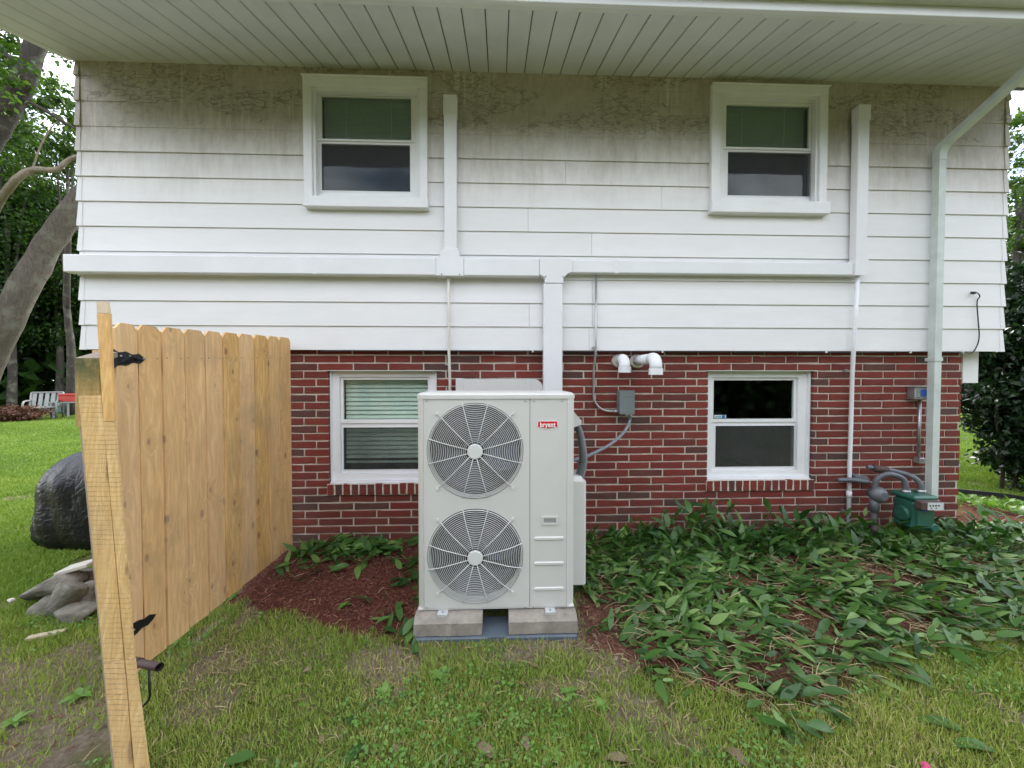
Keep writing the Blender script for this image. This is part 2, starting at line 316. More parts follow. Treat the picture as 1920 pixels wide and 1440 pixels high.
M['tarp'] = mat('green_tarpaulin', (.022, .085, .06), .45, var=.35, vs=3, bs=.5, bscale=6)
M['edging'] = mat('black_edging', (.015, .015, .015), .6); M['drive'] = mat('pale_concrete_drive', (.42, .41, .39), .9, var=.15, vs=4)
M['petal'] = mat('pink_petal', (.55, .05, .17), .5); M['stone'] = mat('pale_stone_flake', (.55, .52, .45), .8, var=.2, vs=20)
M['mulchm'] = M['ground']

# ---------------------------------------------------------------- building helpers
ORG = {}
def setp(o, label=None, cat=None, group=None, kind=None):
    for k, v in (('label', label), ('category', cat), ('group', group), ('kind', kind)):
        if v: o[k] = v
    return o
def thing(name, loc, label, cat, group=None):
    o = bpy.data.objects.new(name, None); o.empty_display_size = .1; SC.collection.objects.link(o)
    o.location = loc; ORG[o] = Vector(loc); return setp(o, label, cat, group)
class MB:
    def __init__(s): s.v = []; s.f = []; s.sm = []
    def add(s, vs, fs, smooth=False):
        k = len(s.v); s.v += [tuple(p) for p in vs]; s.f += [tuple(i + k for i in f) for f in fs]; s.sm += [smooth] * len(fs); return s
    def box(s, a, b, bev=0.0):
        x0, y0, z0 = (min(a[i], b[i]) for i in range(3)); x1, y1, z1 = (max(a[i], b[i]) for i in range(3))
        if bev <= 0:
            vs = [(x, y, z) for x in (x0, x1) for y in (y0, y1) for z in (z0, z1)]
            return s.add(vs, [(0, 1, 3, 2), (4, 6, 7, 5), (0, 4, 5, 1), (2, 3, 7, 6), (0, 2, 6, 4), (1, 5, 7, 3)])
        t = bev; vs = []; idx = {}
        for sx in (0, 1):
            for sy in (0, 1):
                for sz in (0, 1):
                    X = (x0, x1)[sx]; Y = (y0, y1)[sy]; Z = (z0, z1)[sz]
                    ix = X + (t, -t)[sx]; iy = Y + (t, -t)[sy]; iz = Z + (t, -t)[sz]
                    for a_, p in (('x', (X, iy, iz)), ('y', (ix, Y, iz)), ('z', (ix, iy, Z))):
                        idx[(sx, sy, sz, a_)] = len(vs); vs.append(p)
        fs = []
        I = idx
        for q in (0, 1):
            fs.append([I[(q, 0, 0, 'x')], I[(q, 1, 0, 'x')], I[(q, 1, 1, 'x')], I[(q, 0, 1, 'x')]])
            fs.append([I[(0, q, 0, 'y')], I[(1, q, 0, 'y')], I[(1, q, 1, 'y')], I[(0, q, 1, 'y')]])
            fs.append([I[(0, 0, q, 'z')], I[(1, 0, q, 'z')], I[(1, 1, q, 'z')], I[(0, 1, q, 'z')]])
            for r_ in (0, 1):
                fs.append([I[(q, r_, 0, 'x')], I[(q, r_, 1, 'x')], I[(q, r_, 1, 'y')], I[(q, r_, 0, 'y')]])
                fs.append([I[(q, 0, r_, 'x')], I[(q, 1, r_, 'x')], I[(q, 1, r_, 'z')], I[(q, 0, r_, 'z')]])
                fs.append([I[(0, q, r_, 'y')], I[(1, q, r_, 'y')], I[(1, q, r_, 'z')], I[(0, q, r_, 'z')]])
                for w in (0, 1): fs.append([I[(q, r_, w, 'x')], I[(q, r_, w, 'y')], I[(q, r_, w, 'z')]])
        c = Vector(((x0 + x1) / 2, (y0 + y1) / 2, (z0 + z1) / 2)); out = []
        for f in fs:
            P = [Vector(vs[i]) for i in f]; n = (P[1] - P[0]).cross(P[2] - P[0])
            fc = sum(P, Vector()) / len(P)
            out.append(f if n.dot(fc - c) > 0 else f[::-1])
        return s.add(vs, out)
    def prism(s, poly, d0, d1, axis='y'):
        """poly: list of 2D points; extruded along axis between d0 and d1"""
        n = len(poly)
        def P(p, d): return {'y': (p[0], d, p[1]), 'x': (d, p[0], p[1]), 'z': (p[0], p[1], d)}[axis]
        vs = [P(p, d0) for p in poly] + [P(p, d1) for p in poly]
        fs = [tuple(range(n)), tuple(range(2 * n - 1, n - 1, -1))] + [((i + 1) % n, i, n + i, n + (i + 1) % n) for i in range(n)]
        return s.add(vs, fs)
    def hexa(s, f4, b4):
        """two quads (front, back) joined"""
        vs = list(f4) + list(b4)
        return s.add(vs, [(0, 1, 2, 3), (7, 6, 5, 4), (0, 4, 5, 1), (1, 5, 6, 2), (2, 6, 7, 3), (3, 7, 4, 0)])
    def tube(s, pts, r, n=10, caps=True, closed=False, sm=True):
        pts = [Vector(p) for p in pts]; m = len(pts); rr = r if hasattr(r, '__len__') else [r] * m
        base = len(s.v); up = None; rings = []
        for i, p in enumerate(pts):
            if closed: t = (pts[(i + 1) % m] - pts[i - 1]).normalized()
            else: t = (pts[min(i + 1, m - 1)] - pts[max(i - 1, 0)]).normalized()
            if up is None: up = Vector((0, 0, 1)) if abs(t.z) < .9 else Vector((1, 0, 0))
            a = t.cross(up).normalized(); b = a.cross(t).normalized(); up = b
            rings.append([p + (a * math.cos(2 * math.pi * k / n) + b * math.sin(2 * math.pi * k / n)) * rr[i] for k in range(n)])
        for R_ in rings: s.v += [tuple(q) for q in R_]
        for i in range(m if closed else m - 1):
            j = (i + 1) % m
            for k in range(n):
                s.f.append((base + i * n + k, base + i * n + (k + 1) % n, base + j * n + (k + 1) % n, base + j * n + k)); s.sm.append(sm)
        if caps and not closed:
            s.f.append(tuple(base + k for k in range(n))[::-1]); s.sm.append(False)
            s.f.append(tuple(base + (m - 1) * n + k for k in range(n))); s.sm.append(False)
        return s
    def cyl(s, a, b, r, n=14, r2=None): return s.tube([a, b], [r, r if r2 is None else r2], n)
    def build(s, name, m, parent=None, label=None, cat=None, group=None, kind=None, origin=None):
        V = np.array(s.v, dtype=float)
        o_ = Vector(origin) if origin is not None else (Vector(((V.min(0) + V.max(0)) / 2)) if parent is not None else Vector(((V[:, 0].min() + V[:, 0].max()) / 2, (V[:, 1].min() + V[:, 1].max()) / 2, V[:, 2].min())))
        me = bpy.data.meshes.new(name); me.from_pydata([tuple(Vector(p) - o_) for p in s.v], [], s.f)
        me.polygons.foreach_set('use_smooth', s.sm); me.materials.append(m)
        return link(name, me, o_, parent, label, cat, group, kind)
def link(name, me, o_, parent=None, label=None, cat=None, group=None, kind=None, scale=None, rot=None):
    o = bpy.data.objects.new(name, me); SC.collection.objects.link(o); ORG[o] = Vector(o_)
    if parent is not None: o.parent = parent; o.location = Vector(o_) - ORG[parent]
    else: o.location = o_
    if scale: o.scale = scale
    if rot: o.rotation_euler = rot
    return setp(o, label, cat, group, kind)
def bx(name, a, b, m, parent=None, bev=0.0, **k): return MB().box(a, b, bev).build(name, m, parent, **k)
def arc(c, r, a0, a1, n=8, plane='xz'):
    out = []
    for i in range(n + 1):
        t = R(a0 + (a1 - a0) * i / n); u, v = math.cos(t) * r, math.sin(t) * r
        out.append({'xz': (c[0] + u, c[1], c[2] + v), 'yz': (c[0], c[1] + u, c[2] + v), 'xy': (c[0] + u, c[1] + v, c[2])}[plane])
    return out
def npmesh(name, V, Fc, m, rnd=None, smooth=False, attrs=None):
    """V (n,3), Fc (k,3 or 4) numpy -> mesh"""
    me = bpy.data.meshes.new(name); n, k = Fc.shape
    me.vertices.add(len(V)); me.vertices.foreach_set('co', np.ascontiguousarray(V, dtype=np.float32).ravel())
    me.loops.add(n * k); me.loops.foreach_set('vertex_index', Fc.astype(np.int32).ravel())
    me.polygons.add(n); me.polygons.foreach_set('loop_start', np.arange(0, n * k, k, dtype=np.int32)); me.polygons.foreach_set('loop_total', np.full(n, k, dtype=np.int32))
    if smooth: me.polygons.foreach_set('use_smooth', np.ones(n, dtype=bool))
    if rnd is not None:
        a = me.attributes.new('rnd', 'FLOAT', 'POINT'); a.data.foreach_set('value', rnd.astype(np.float32))
    for kk, vv in (attrs or {}).items():
        a = me.attributes.new(kk, 'FLOAT', 'POINT'); a.data.foreach_set('value', vv.astype(np.float32))
    me.update(); me.materials.append(m); return me
def rotmats(yaw, pitch, roll):
    """leaf local: length +Y, width X, normal Z;  yaw about Z, pitch raises the tip, roll about the length"""
    cy, sy, cp, sp, cr_, sr = np.cos(yaw), np.sin(yaw), np.cos(pitch), np.sin(pitch), np.cos(roll), np.sin(roll)
    n = len(yaw); Z0 = np.zeros(n); O1 = np.ones(n)
    Rz = np.stack([np.stack([cy, -sy, Z0], 1), np.stack([sy, cy, Z0], 1), np.stack([Z0, Z0, O1], 1)], 1)
    Rx = np.stack([np.stack([O1, Z0, Z0], 1), np.stack([Z0, cp, -sp], 1), np.stack([Z0, sp, cp], 1)], 1)
    Ry = np.stack([np.stack([cr_, Z0, sr], 1), np.stack([Z0, O1, Z0], 1), np.stack([-sr, Z0, cr_], 1)], 1)
    return Rz @ Rx @ Ry
def leaf_template(segs=4, width=.3, fold=.06, curve=.25, point=1.4):
    """unit length leaf, two strips of quads either side of the midrib"""
    V = []; Fq = []
    for i in range(segs + 1):
        t = i / segs; w = width * .5 * (math.sin(math.pi * min(1, t ** .8)) ** .8 if 0 < t < 1 else 0.04) * (1 if t < .5 else (1 - (t - .5) * .3))
        z = curve * (t - t * t * 1.6); V += [(-w, t, z + fold * w * 4), (0, t, z), (w, t, z + fold * w * 4)]
    for i in range(segs):
        a = i * 3; Fq += [(a, a + 1, a + 4, a + 3), (a + 1, a + 2, a + 5, a + 4)]
    return np.array(V), np.array(Fq)
def scatter(tv, tf, pos, rm, sc):
    """sc (n,3)"""
    V = np.einsum('nij,nmj->nmi', rm, tv[None] * sc[:, None, :]) + pos[:, None, :]
    n, m = len(pos), len(tv); Fc = (tf[None] + (np.arange(n) * m)[:, None, None]).reshape(-1, tf.shape[1])
    return V.reshape(-1, 3), Fc
def inpoly(x, y, poly):
    r = np.zeros(len(x), bool); n = len(poly)
    for i in range(n):
        x0, y0 = poly[i]; x1, y1 = poly[(i + 1) % n]
        c = ((y0 > y) != (y1 > y)) & (x < (x1 - x0) * (y - y0) / (y1 - y0 + 1e-12) + x0); r ^= c
    return r
def vnoise(x, y, s, seed=0):
    """smooth value noise in numpy"""
    x = x * s + 17.3 * seed; y = y * s - 9.1 * seed; xi = np.floor(x); yi = np.floor(y); fx = x - xi; fy = y - yi
    fx = fx * fx * (3 - 2 * fx); fy = fy * fy * (3 - 2 * fy)
    h = lambda a, b: np.modf(np.abs(np.sin(a * 127.1 + b * 311.7 + seed * 7.7) * 43758.5453))[0]
    return (h(xi, yi) * (1 - fx) + h(xi + 1, yi) * fx) * (1 - fy) + (h(xi, yi + 1) * (1 - fx) + h(xi + 1, yi + 1) * fx) * fy
def fbm(x, y, s, seed=0): return .5 * vnoise(x, y, s, seed) + .3 * vnoise(x, y, s * 2.1, seed + 1) + .2 * vnoise(x, y, s * 4.3, seed + 2)
# ================================================================ ground
YB = 0.05                                     # brick face; siding plane is Y = 0
def smooth(a, b, v): t = np.clip((v - a) / (b - a), 0, 1); return t * t * (3 - 2 * t)
def P2(px, py, z=.04): p = gr(px, py, z); return (p.x, p.y)
GX = at(545, 800, -.03).x                     # gate meets the wall here
BED_L = [P2(*q) for q in ((543, 1010), (784, 1000), (786, 1196), (720, 1196), (640, 1186), (560, 1165), (480, 1150), (425, 1130))]
BED_R = [P2(*q) for q in ((1078, 1000), (1500, 985), (1800, 975), (1990, 960), (2100, 1100), (1900, 1155), (1660, 1215), (1560, 1310), (1400, 1300), (1240, 1255), (1130, 1215), (1085, 1200))]
LEAFY = [P2(*q) for q in ((1085, 1030), (1300, 1000), (1500, 985), (1800, 975), (1990, 990), (2100, 1140), (1920, 1200), (1680, 1245), (1560, 1345), (1420, 1335), (1260, 1285), (1150, 1180), (1090, 1120))]
BED_F = [P2(*q, z=.1) for q in ((1795, 945), (2000, 960), (2200, 1010), (1990, 1040), (1795, 1000))]
DIRT_L = [P2(*q, z=0) for q in ((-60, 1275), (50, 1235), (190, 1190), (260, 1280), (240, 1400), (60, 1410), (-60, 1395))]
def hgt(x, y):
    e = smooth(GX - .25, GX + .15, x)
    h = .135 * smooth(-1.15, -.12, y) * e + .02 * e * smooth(-1.6, -1.0, y)
    h = h * (1 - .5 * smooth(4.6, 6.5, x))
    h = h + .020 * (fbm(x, y, 1.6, 3) - .5) + .012 * (fbm(x, y, 6, 5) - .5)
    far = smooth(9, 30, np.hypot(x, y)); return h + far * .25 * (fbm(x, y, .08, 9) - .5)
def hz(x, y): return float(hgt(np.array([float(x)]), np.array([float(y)]))[0])
def soft(poly, x, y, amp=.05):
    s = 0
    for k in range(4):
        jx = (fbm(x, y, 7, 11 + k) - .5) * amp * 4 + (k % 2 - .5) * .03; jy = (fbm(x, y, 7, 31 + k) - .5) * amp * 4 + (k // 2 - .5) * .03
        s = s + inpoly(x + jx, y + jy, poly) * .25
    return s
def mulchm(x, y): return np.clip(soft(BED_L, x, y) + soft(BED_R, x, y) * .75 + soft(BED_F, x, y), 0, 1)
def dirtm(x, y):
    d = soft(DIRT_L, x, y, .06) + smooth(.53, .66, fbm(x, y, 2.3, 21)) * .85 * (np.hypot(x, y) < 7)
    b = smooth(.20, .0, np.abs(y + 1.10)) * (x > -2.1) * (x < .9) * .55                       # scuffed strip in front of the pad
    return np.clip(d + b, 0, 1)
gx = np.concatenate([-np.geomspace(120, 5, 40), np.linspace(-4.6, 5.2, 420), np.geomspace(5.6, 120, 40)])
gy = np.concatenate([-np.geomspace(120, 4, 30), np.linspace(-3.6, .2, 170), np.linspace(.4, 4, 14), np.geomspace(4.5, 130, 40)])
XX, YY = np.meshgrid(gx, gy); xr, yr = XX.ravel(), YY.ravel()
Vg = np.stack([xr, yr, hgt(xr, yr)], 1); nx, ny = len(gx), len(gy)
ii, jj = np.meshgrid(np.arange(nx - 1), np.arange(ny - 1)); a_ = (jj * nx + ii).ravel()
Fg = np.stack([a_, a_ + 1, a_ + nx + 1, a_ + nx], 1)
gm = npmesh('ground', Vg, Fg, M['ground'], smooth=True, attrs={'mulch': mulchm(xr, yr), 'dirt': dirtm(xr, yr)})
link('ground', gm, (0, 0, 0), kind='structure')

# ================================================================ house
HXL, HXR = ax(150, 0, 400), ax(1878, 0, 600)
BXL, BXR = HXL + .06, ax(1801, YB, 800)
Z0 = 1.814; CH = .2032; ZS = .5 * (az(128, 0, 700) + az(152, 0, 1500))
print('house x', HXL, HXR, 'brick right', BXR, 'soffit z', ZS)
house = thing('house', ((HXL + HXR) / 2, 0, 0), 'two storey house with white lap siding above red brick and a pale green soffit', 'house')
def sub(name, m, fn, parent, **k): b = MB(); fn(b); return b.build(name, m, parent, **k)
def holed(b, xs, zs, holes, y0, y1):
    """slab with rectangular holes, one connected skin"""
    xs = sorted(set([round(v, 5) for v in xs] + [round(h[i], 5) for h in holes for i in (0, 1)])); zs = sorted(set([round(v, 5) for v in zs] + [round(h[i], 5) for h in holes for i in (2, 3)]))
    solid = lambda i, j: 0 <= i < len(xs) - 1 and 0 <= j < len(zs) - 1 and not any(h[0] - 1e-4 < (xs[i] + xs[i + 1]) / 2 < h[1] + 1e-4 and h[2] - 1e-4 < (zs[j] + zs[j + 1]) / 2 < h[3] + 1e-4 for h in holes)
    idx = {}; vs = []; fs = []
    def v(i, j, k):
        if (i, j, k) not in idx: idx[(i, j, k)] = len(vs); vs.append((xs[i], (y0, y1)[k], zs[j]))
        return idx[(i, j, k)]
    for i in range(len(xs) - 1):
        for j in range(len(zs) - 1):
            if not solid(i, j): continue
            fs.append((v(i, j, 0), v(i + 1, j, 0), v(i + 1, j + 1, 0), v(i, j + 1, 0))); fs.append((v(i, j, 1), v(i, j + 1, 1), v(i + 1, j + 1, 1), v(i + 1, j, 1)))
            if not solid(i - 1, j): fs.append((v(i, j, 0), v(i, j + 1, 0), v(i, j + 1, 1), v(i, j, 1)))
            if not solid(i + 1, j): fs.append((v(i + 1, j, 0), v(i + 1, j, 1), v(i + 1, j + 1, 1), v(i + 1, j + 1, 0)))
            if not solid(i, j - 1): fs.append((v(i, j, 0), v(i, j, 1), v(i + 1, j, 1), v(i + 1, j, 0)))
            if not solid(i, j + 1): fs.append((v(i, j + 1, 0), v(i + 1, j + 1, 0), v(i + 1, j + 1, 1), v(i, j + 1, 1)))
    b.add(vs, fs)
def ring(b, o, i_, y0, y1):
    """o, i_ = (x0,x1,z0,z1) outer and inner; picture-frame solid"""
    O = [(o[0], o[2]), (o[1], o[2]), (o[1], o[3]), (o[0], o[3])]; I = [(i_[0], i_[2]), (i_[1], i_[2]), (i_[1], i_[3]), (i_[0], i_[3])]
    vs = [(p[0], y0, p[1]) for p in O + I] + [(p[0], y1, p[1]) for p in O + I]; fs = []
    for k in range(4):
        n = (k + 1) % 4
        fs += [(k, n, 4 + n, 4 + k), (8 + n, 8 + k, 12 + k, 12 + n), (n, k, 8 + k, 8 + n), (4 + k, 4 + n, 12 + n, 12 + k)]
    b.add(vs, fs)
def rect(px0, px1, py0, py1, Y): # py0 = top
    yc = (py0 + py1) / 2; xc = (px0 + px1) / 2
    return (ax(px0, Y, yc), ax(px1, Y, yc), az(py1, Y, xc), az(py0, Y, xc))
# --- window data, measured at their own planes
WIN = dict(
  ul=dict(cas=rect(568, 801, 145.5, 371, -.045), inn=rect(584, 786.5, 163, 371, -.045), up=rect(603, 771, 182, 262, .03), lo=rect(603, 771, 272, 361, .045), sill=rect(569, 803, 371, 389, -.06)),
  ur=dict(cas=rect(1335, 1552.5, 161, 379, -.045), inn=rect(1350, 1538, 175.5, 379, -.045), up=rect(1361, 1517, 198, 277, .03), lo=rect(1361.5, 1518, 287, 370, .045), sill=rect(1333, 1555, 379, 400, -.06)),
  ll=dict(op=(ax(616, YB, 800), ax(819, YB, 800), .552, 1.635), up=rect(645, 803, 712, 786, YB + .09), lo=rect(645, 803, 800, 880, YB + .105)),
  lr=dict(op=(ax(1327, YB, 800), ax(1524, YB, 800), .552, 1.635), up=rect(1336, 1486, 713, 785, YB + .09), lo=rect(1337, 1486, 797, 875, YB + .105)))
uholes = [WIN['ul']['inn'], WIN['ur']['inn']]; lholes = [WIN['ll']['op'], WIN['lr']['op']]
WT, WB = M['room'], 7.5
sub('wall_sheathing', M['room'], lambda b: holed(b, [HXL + .03, HXR - .03], [Z0 + .012, ZS + .02], uholes, .004, .11), house)
def mh(o): return (o[0] - .008, o[1] + .008, o[2] - .005, o[3] + .004)
sub('mortar_wall', M['mortar'], lambda b: holed(b, [BXL + .008, BXR - .008], [-.25, Z0 + .008], [mh(h) for h in lholes], YB + .009, YB + .16), house)
for nm, a, c in (('left_wall', (HXL + .03, .115, Z0 + .012), (HXL + .14, WB, ZS)), ('right_wall', (HXR - .14, .115, Z0 + .012), (HXR - .03, WB, ZS)),
                 ('back_wall', (HXL + .145, WB - .11, -.2), (HXR - .145, WB, ZS)), ('floor_slab', (HXL + .145, .115, Z0 + .014), (HXR - .145, WB - .115, Z0 + .11)),
                 ('upper_ceiling', (HXL + .145, .115, ZS - .05), (HXR - .145, WB - .115, ZS)), ('lower_left_wall', (BXL + .008, YB + .165, -.25), (BXL + .2, WB - .115, Z0 + .008)),
                 ('lower_right_wall', (BXR - .2, YB + .165, -.25), (BXR - .008, WB - .115, Z0 + .008)), ('room_partition', (HXL + .2, 3.2, Z0 + .115), (HXR - .2, 3.3, ZS - .055)),
                 ('cellar_partition', (BXL + .21, 3.2, -.2), (BXR - .21, 3.3, Z0 + .005))):
    bx(nm, a, c, M['siding'] if nm in ('left_wall', 'right_wall') else M['mortar'] if nm.startswith('lower') else M['room'], house)

# --- lap siding, course by course
SEAMS = {0: [ax(1104, 0, 640)], 1: [ax(992, 0, 600), ax(1110, 0, 600)], 2: [ax(1110, 0, 550)], 3: [ax(1450, 0, 500)], 4: [ax(1109, 0, 460)], 5: [ax(990, 0, 415)], 6: [ax(1240, 0, 370)], 7: [ax(1060, 0, 330)], 8: [ax(1190, 0, 290)], 9: [ax(992, 0, 240)], 10: [ax(1235, 0, 200)], 11: [ax(988, 0, 160), ax(1620, 0, 170)]}
def lap(b, x0, x1, za, zb, k):
    zc, zt = Z0 + CH * k, Z0 + CH * (k + 1)
    pr_ = .015 if k < 9 else .007
    yf = lambda z: -pr_ + (pr_ - .003) * (z - zc) / CH
    lip = za <= zc + 1e-4
    pr = [(yf(za), za), (yf(zb), zb), (.0035, zb), (.0035, za)]
    if lip: pr = [(yf(zc) + .002, zc - .005), (yf(zc), zc - .003), (yf(zb), zb), (.0035, zb), (.0035, zc + .001), (-pr_ * .5, zc + .001), (-pr_ * .5, zc - .005)]
    b.prism(pr, x0, x1, 'x')
for k in range(12):
    zc, zt = Z0 + CH * k, min(Z0 + CH * (k + 1), ZS - .002)
    zcuts = [zc, zt]; cells = []
    jit = 0 # straight courses
    xs = [HXL + .002] + SEAMS.get(k, []) + [HXR - .002]
    for a, c in zip(xs[:-1], xs[1:]):
        segs = [(a + .0012, c - .0012, zc, zt)]
        for w in (WIN['ul'], WIN['ur']):
            h = (w['inn'][0] - .03, w['inn'][1] + .03, w['inn'][2] - .01, w['inn'][3] + .02); new = []
            for (p, q, r_, s_) in segs:
                if q <= h[0] or p >= h[1] or s_ <= h[2] or r_ >= h[3]: new.append((p, q, r_, s_)); continue
                if p < h[0]: new.append((p, h[0], r_, s_))
                if q > h[1]: new.append((h[1], q, r_, s_))
                m0, m1 = max(p, h[0]), min(q, h[1])
                if r_ < h[2]: new.append((m0, m1, r_, h[2]))
                if s_ > h[3]: new.append((m0, m1, h[3], s_))
            segs = new
        for (p, q, r_, s_) in segs:
            if s_ - r_ < .015: continue
            sub('siding_board', M['siding'], lambda b: lap(b, p, q, r_, s_, k), house)
    for X, sg in ((HXL, 1), (HXR, -1)):
        b = MB(); b.hexa([(X - sg * .012, -.020, zc - .006), (X + sg * .03, -.0185, zc - .006), (X + sg * .03, -.0075, zt - .012), (X - sg * .002, -.0085, zt - .012)],
                         [(X - sg * .024, .05, zc - .006), (X + sg * .03, -.006, zc - .006), (X + sg * .03, .002, zt - .012), (X - sg * .006, .05, zt - .012)])
        b.build('corner_cap', M['siding'], house)

# --- bricks
def brick_mesh(seed):
    r = random.Random(seed); L_, H_, D_ = .5, .5, .5; j = lambda a: (r.random() - .5) * a
    nxs = [-.5, -.17, .18, .5]; V = []; Fs = []
    for yi, yy in enumerate((-.5, -.455)):
        ins = .985 if yi == 0 else 1.0; insz = .90 if yi == 0 else 1.0
        for zz in (-.5, .5):
            for xx in nxs: V.append((xx * ins + j(.006), yy + (j(.045) if yi == 0 else 0), zz * insz + j(.09)))
    for zz in (-.5, .5):
        for xx in (-.5, .5): V.append((xx, .5, zz))
    for i in range(3):
        Fs += [(i, i + 1, 5 + i, 4 + i), (8 + i, 9 + i, i + 1, i), (4 + i, 5 + i, 13 + i, 12 + i)]
    Fs += [(0, 4, 12, 8), (3, 11, 15, 7)]
    Fs += [(16, 17, 11, 10, 9, 8), (12, 13, 14, 15, 19, 18), (16, 8, 12, 18), (11, 17, 19, 15), (17, 16, 18, 19)]
    me = bpy.data.meshes.new('brick'); me.from_pydata(V, [], Fs); me.materials.append(M['brick']); return me
BM = [brick_mesh(s) for s in range(6)]
BP, BH = .0677, .0540; JT = .0145; BL = .305; XJ = at(701.7, 673, YB).x
bricks = []
k0 = -26
for r_ in range(k0, 2):
    zb = 1.703 + BP * r_ - .0; zc = zb + BP / 2
    off = XJ + (0 if r_ % 2 == 0 else .113) + random.uniform(-.008, .008)
    n0 = int((BXL - off) / BL) - 2; x = off + n0 * BL; cut = []
    while x < BXR + BL:
        L_ = BL; cut.append((x + random.uniform(-.004, .004))); x += L_
    for a, c in zip(cut[:-1], cut[1:]):
        a2, c2 = max(a + JT / 2, BXL), min(c - JT / 2, BXR); segs = [(a2, c2)]
        for h in lholes:
            if h[2] - .005 < zc < h[3] + .005:
                new = []
                for p, q in segs:
                    if q <= h[0] or p >= h[1]: new.append((p, q)); continue
                    if p < h[0]: new.append((p, h[0]))
                    if q > h[1]: new.append((h[1], q))
                segs = new
        for p, q in segs:
            if q - p > .02: bricks.append((p, q, zc))
# rank by how large they show; those behind the gate or under the soil show nothing
AC_X = (ax(783, -.97, 900), ax(1077, -.97, 900))
def seen(p, q, z):
    if z < .06 or q < GX + .0: return 0
    xm = (p + q) / 2; t = (-.97 - CAM.y) / (YB - CAM.y); xp = CAM.x + (xm - CAM.x) * t; zp = CAM.z + (z - CAM.z) * t
    if AC_X[0] + .02 < xp < AC_X[1] - .02 and zp < 1.44: return .01
    return (q - p) / (3.28 + .035 * xm) ** 2 / (1 + .15 * abs(xm))
bricks.sort(key=lambda b: -seen(*b))
for p, q, z in bricks[:270]:
    me = random.choice(BM); D_ = .09
    o = link('brick', me, ((p + q) / 2, YB + D_ / 2 + random.uniform(-.0018, .0015), z + random.uniform(-.0012, .0012)), house, scale=(q - p, D_, BH), rot=(0, R(random.uniform(-.25, .25)), 0))
b = MB()
for p, q, z in bricks[270:]:
    if z < -.05: continue
    yj = random.uniform(-.0018, .0015); b.box((p, YB + yj, z - BH / 2), (q, YB + .09, z + BH / 2), .0022)
b.build('brick_remainder', M['brick_i'], house, kind='stuff', origin=(0, YB, 1))
for w in ('ll', 'lr'):
    o = WIN[w]['op']; x = o[0] - .016; n = round((o[1] - o[0] + .032) / BP); st = (o[1] - o[0] + .032) / n
    sub('sill_mortar', M['mortar'], lambda b_: b_.box((x + .004, YB - .0135, .5565), (x + n * st - .004, YB + .12, .649)), house)
    for i in range(n):
        L_ = .088; D_ = .12
        link('sill_brick', random.choice(BM), (x + st * (i + .5), YB - .018 + D_ / 2 + random.uniform(-.002, .002), .603 + random.uniform(-.002, .002)), house, scale=(.090, D_, st - .0135), rot=(0, R(90 + random.uniform(-.8, .8)), 0))

# --- windows
def grow(r, l, rr=None, b=None, t=None):
    rr = l if rr is None else rr; b = l if b is None else b; t = l if t is None else t
    return (r[0] - l, r[1] + rr, r[2] - b, r[3] + t)
def upper_window(w, lab):
    c, i_, up, lo, s = w['cas'], w['inn'], w['up'], w['lo'], w['sill']
    win = bx('window', (i_[0] - .02, .085, i_[2] - .02), (i_[1] + .02, .1, i_[2] + .02), M['trim'], house, label=lab)
    t = M['trim']
    bx('casing', (c[0], -.045, c[2] + .0), (i_[0], .0, i_[3] - .0015), t, win, .003); bx('casing', (i_[1], -.045, c[2]), (c[1], .0, i_[3] - .0015), t, win, .003)
    bx('casing', (c[0], -.047, i_[3]), (c[1], .0, c[3]), t, win, .003)
    bx('drip_cap', (c[0] - .006, -.062, c[3] + .001), (c[1] + .006, .0, c[3] + .009), t, win)
    bx('sill', (s[0], -.075, s[2]), (s[1], .003, c[2] - .002), t, win, .004)
    mid = (i_[0] + .022, i_[1] - .022, i_[2] + .018, i_[3] - .022)
    sub('stop', t, lambda b: ring(b, (i_[0] + .0015, i_[1] - .0015, i_[2], i_[3] - .0015), mid, -.022, .02), win)
    inner = (min(up[0], lo[0]) - .026, max(up[1], lo[1]) + .026, lo[2] - .028, up[3] + .028)
    sub('frame', M['vinyl'], lambda b: ring(b, (i_[0] + .0015, i_[1] - .0015, i_[2], i_[3] - .0015), (inner[0], inner[1], inner[2], inner[3]), .0215, .085), win)
    sashes(win, inner, up, lo, .03, .052)
    return win
def sashes(win, inner, up, lo, y0, y1):
    v = M['vinyl']; g = .0015; mz = (up[2] + lo[3]) / 2
    us = sub('upper_sash', v, lambda b: ring(b, (inner[0] + g, inner[1] - g, mz + .001, inner[3] - g), up, y0 - .004, y1 - .004), win)
    ls = sub('lower_sash', v, lambda b: ring(b, (inner[0] + g, inner[1] - g, inner[2] + g, mz - .001), lo, y0 + .006, y1 + .008), win)
    bx('glass_pane', (up[0] - .006, y0 + .006, up[2] - .006), (up[1] + .006, y0 + .010, up[3] + .006), M['glass'], win)
    bx('glass_pane', (lo[0] - .006, y0 + .016, lo[2] - .006), (lo[1] + .006, y0 + .020, lo[3] + .006), M['glass'], win)
    sub('screen_frame', M['vinyl'], lambda b: ring(b, (lo[0] - .001, lo[1] + .001, lo[2] - .001, lo[3] + .001), (lo[0] + .008, lo[1] - .008, lo[2] + .008, lo[3] - .004), y0 + .003, y0 + .0055), win)
    bx('insect_screen', (lo[0] + .006, y0 + .0008, lo[2] + .006), (lo[1] - .006, y0 + .0012, lo[3] - .002), M['screen'], win)
    for x in (.28, .72): bx('sash_lock', (lo[0] + (lo[1] - lo[0]) * x - .018, y1 + .009, mz - .004), (lo[0] + (lo[1] - lo[0]) * x + .018, y1 + .03, mz + .012), v, win)
upper_window(WIN['ul'], 'upper left window with its blind drawn over the top sash only')
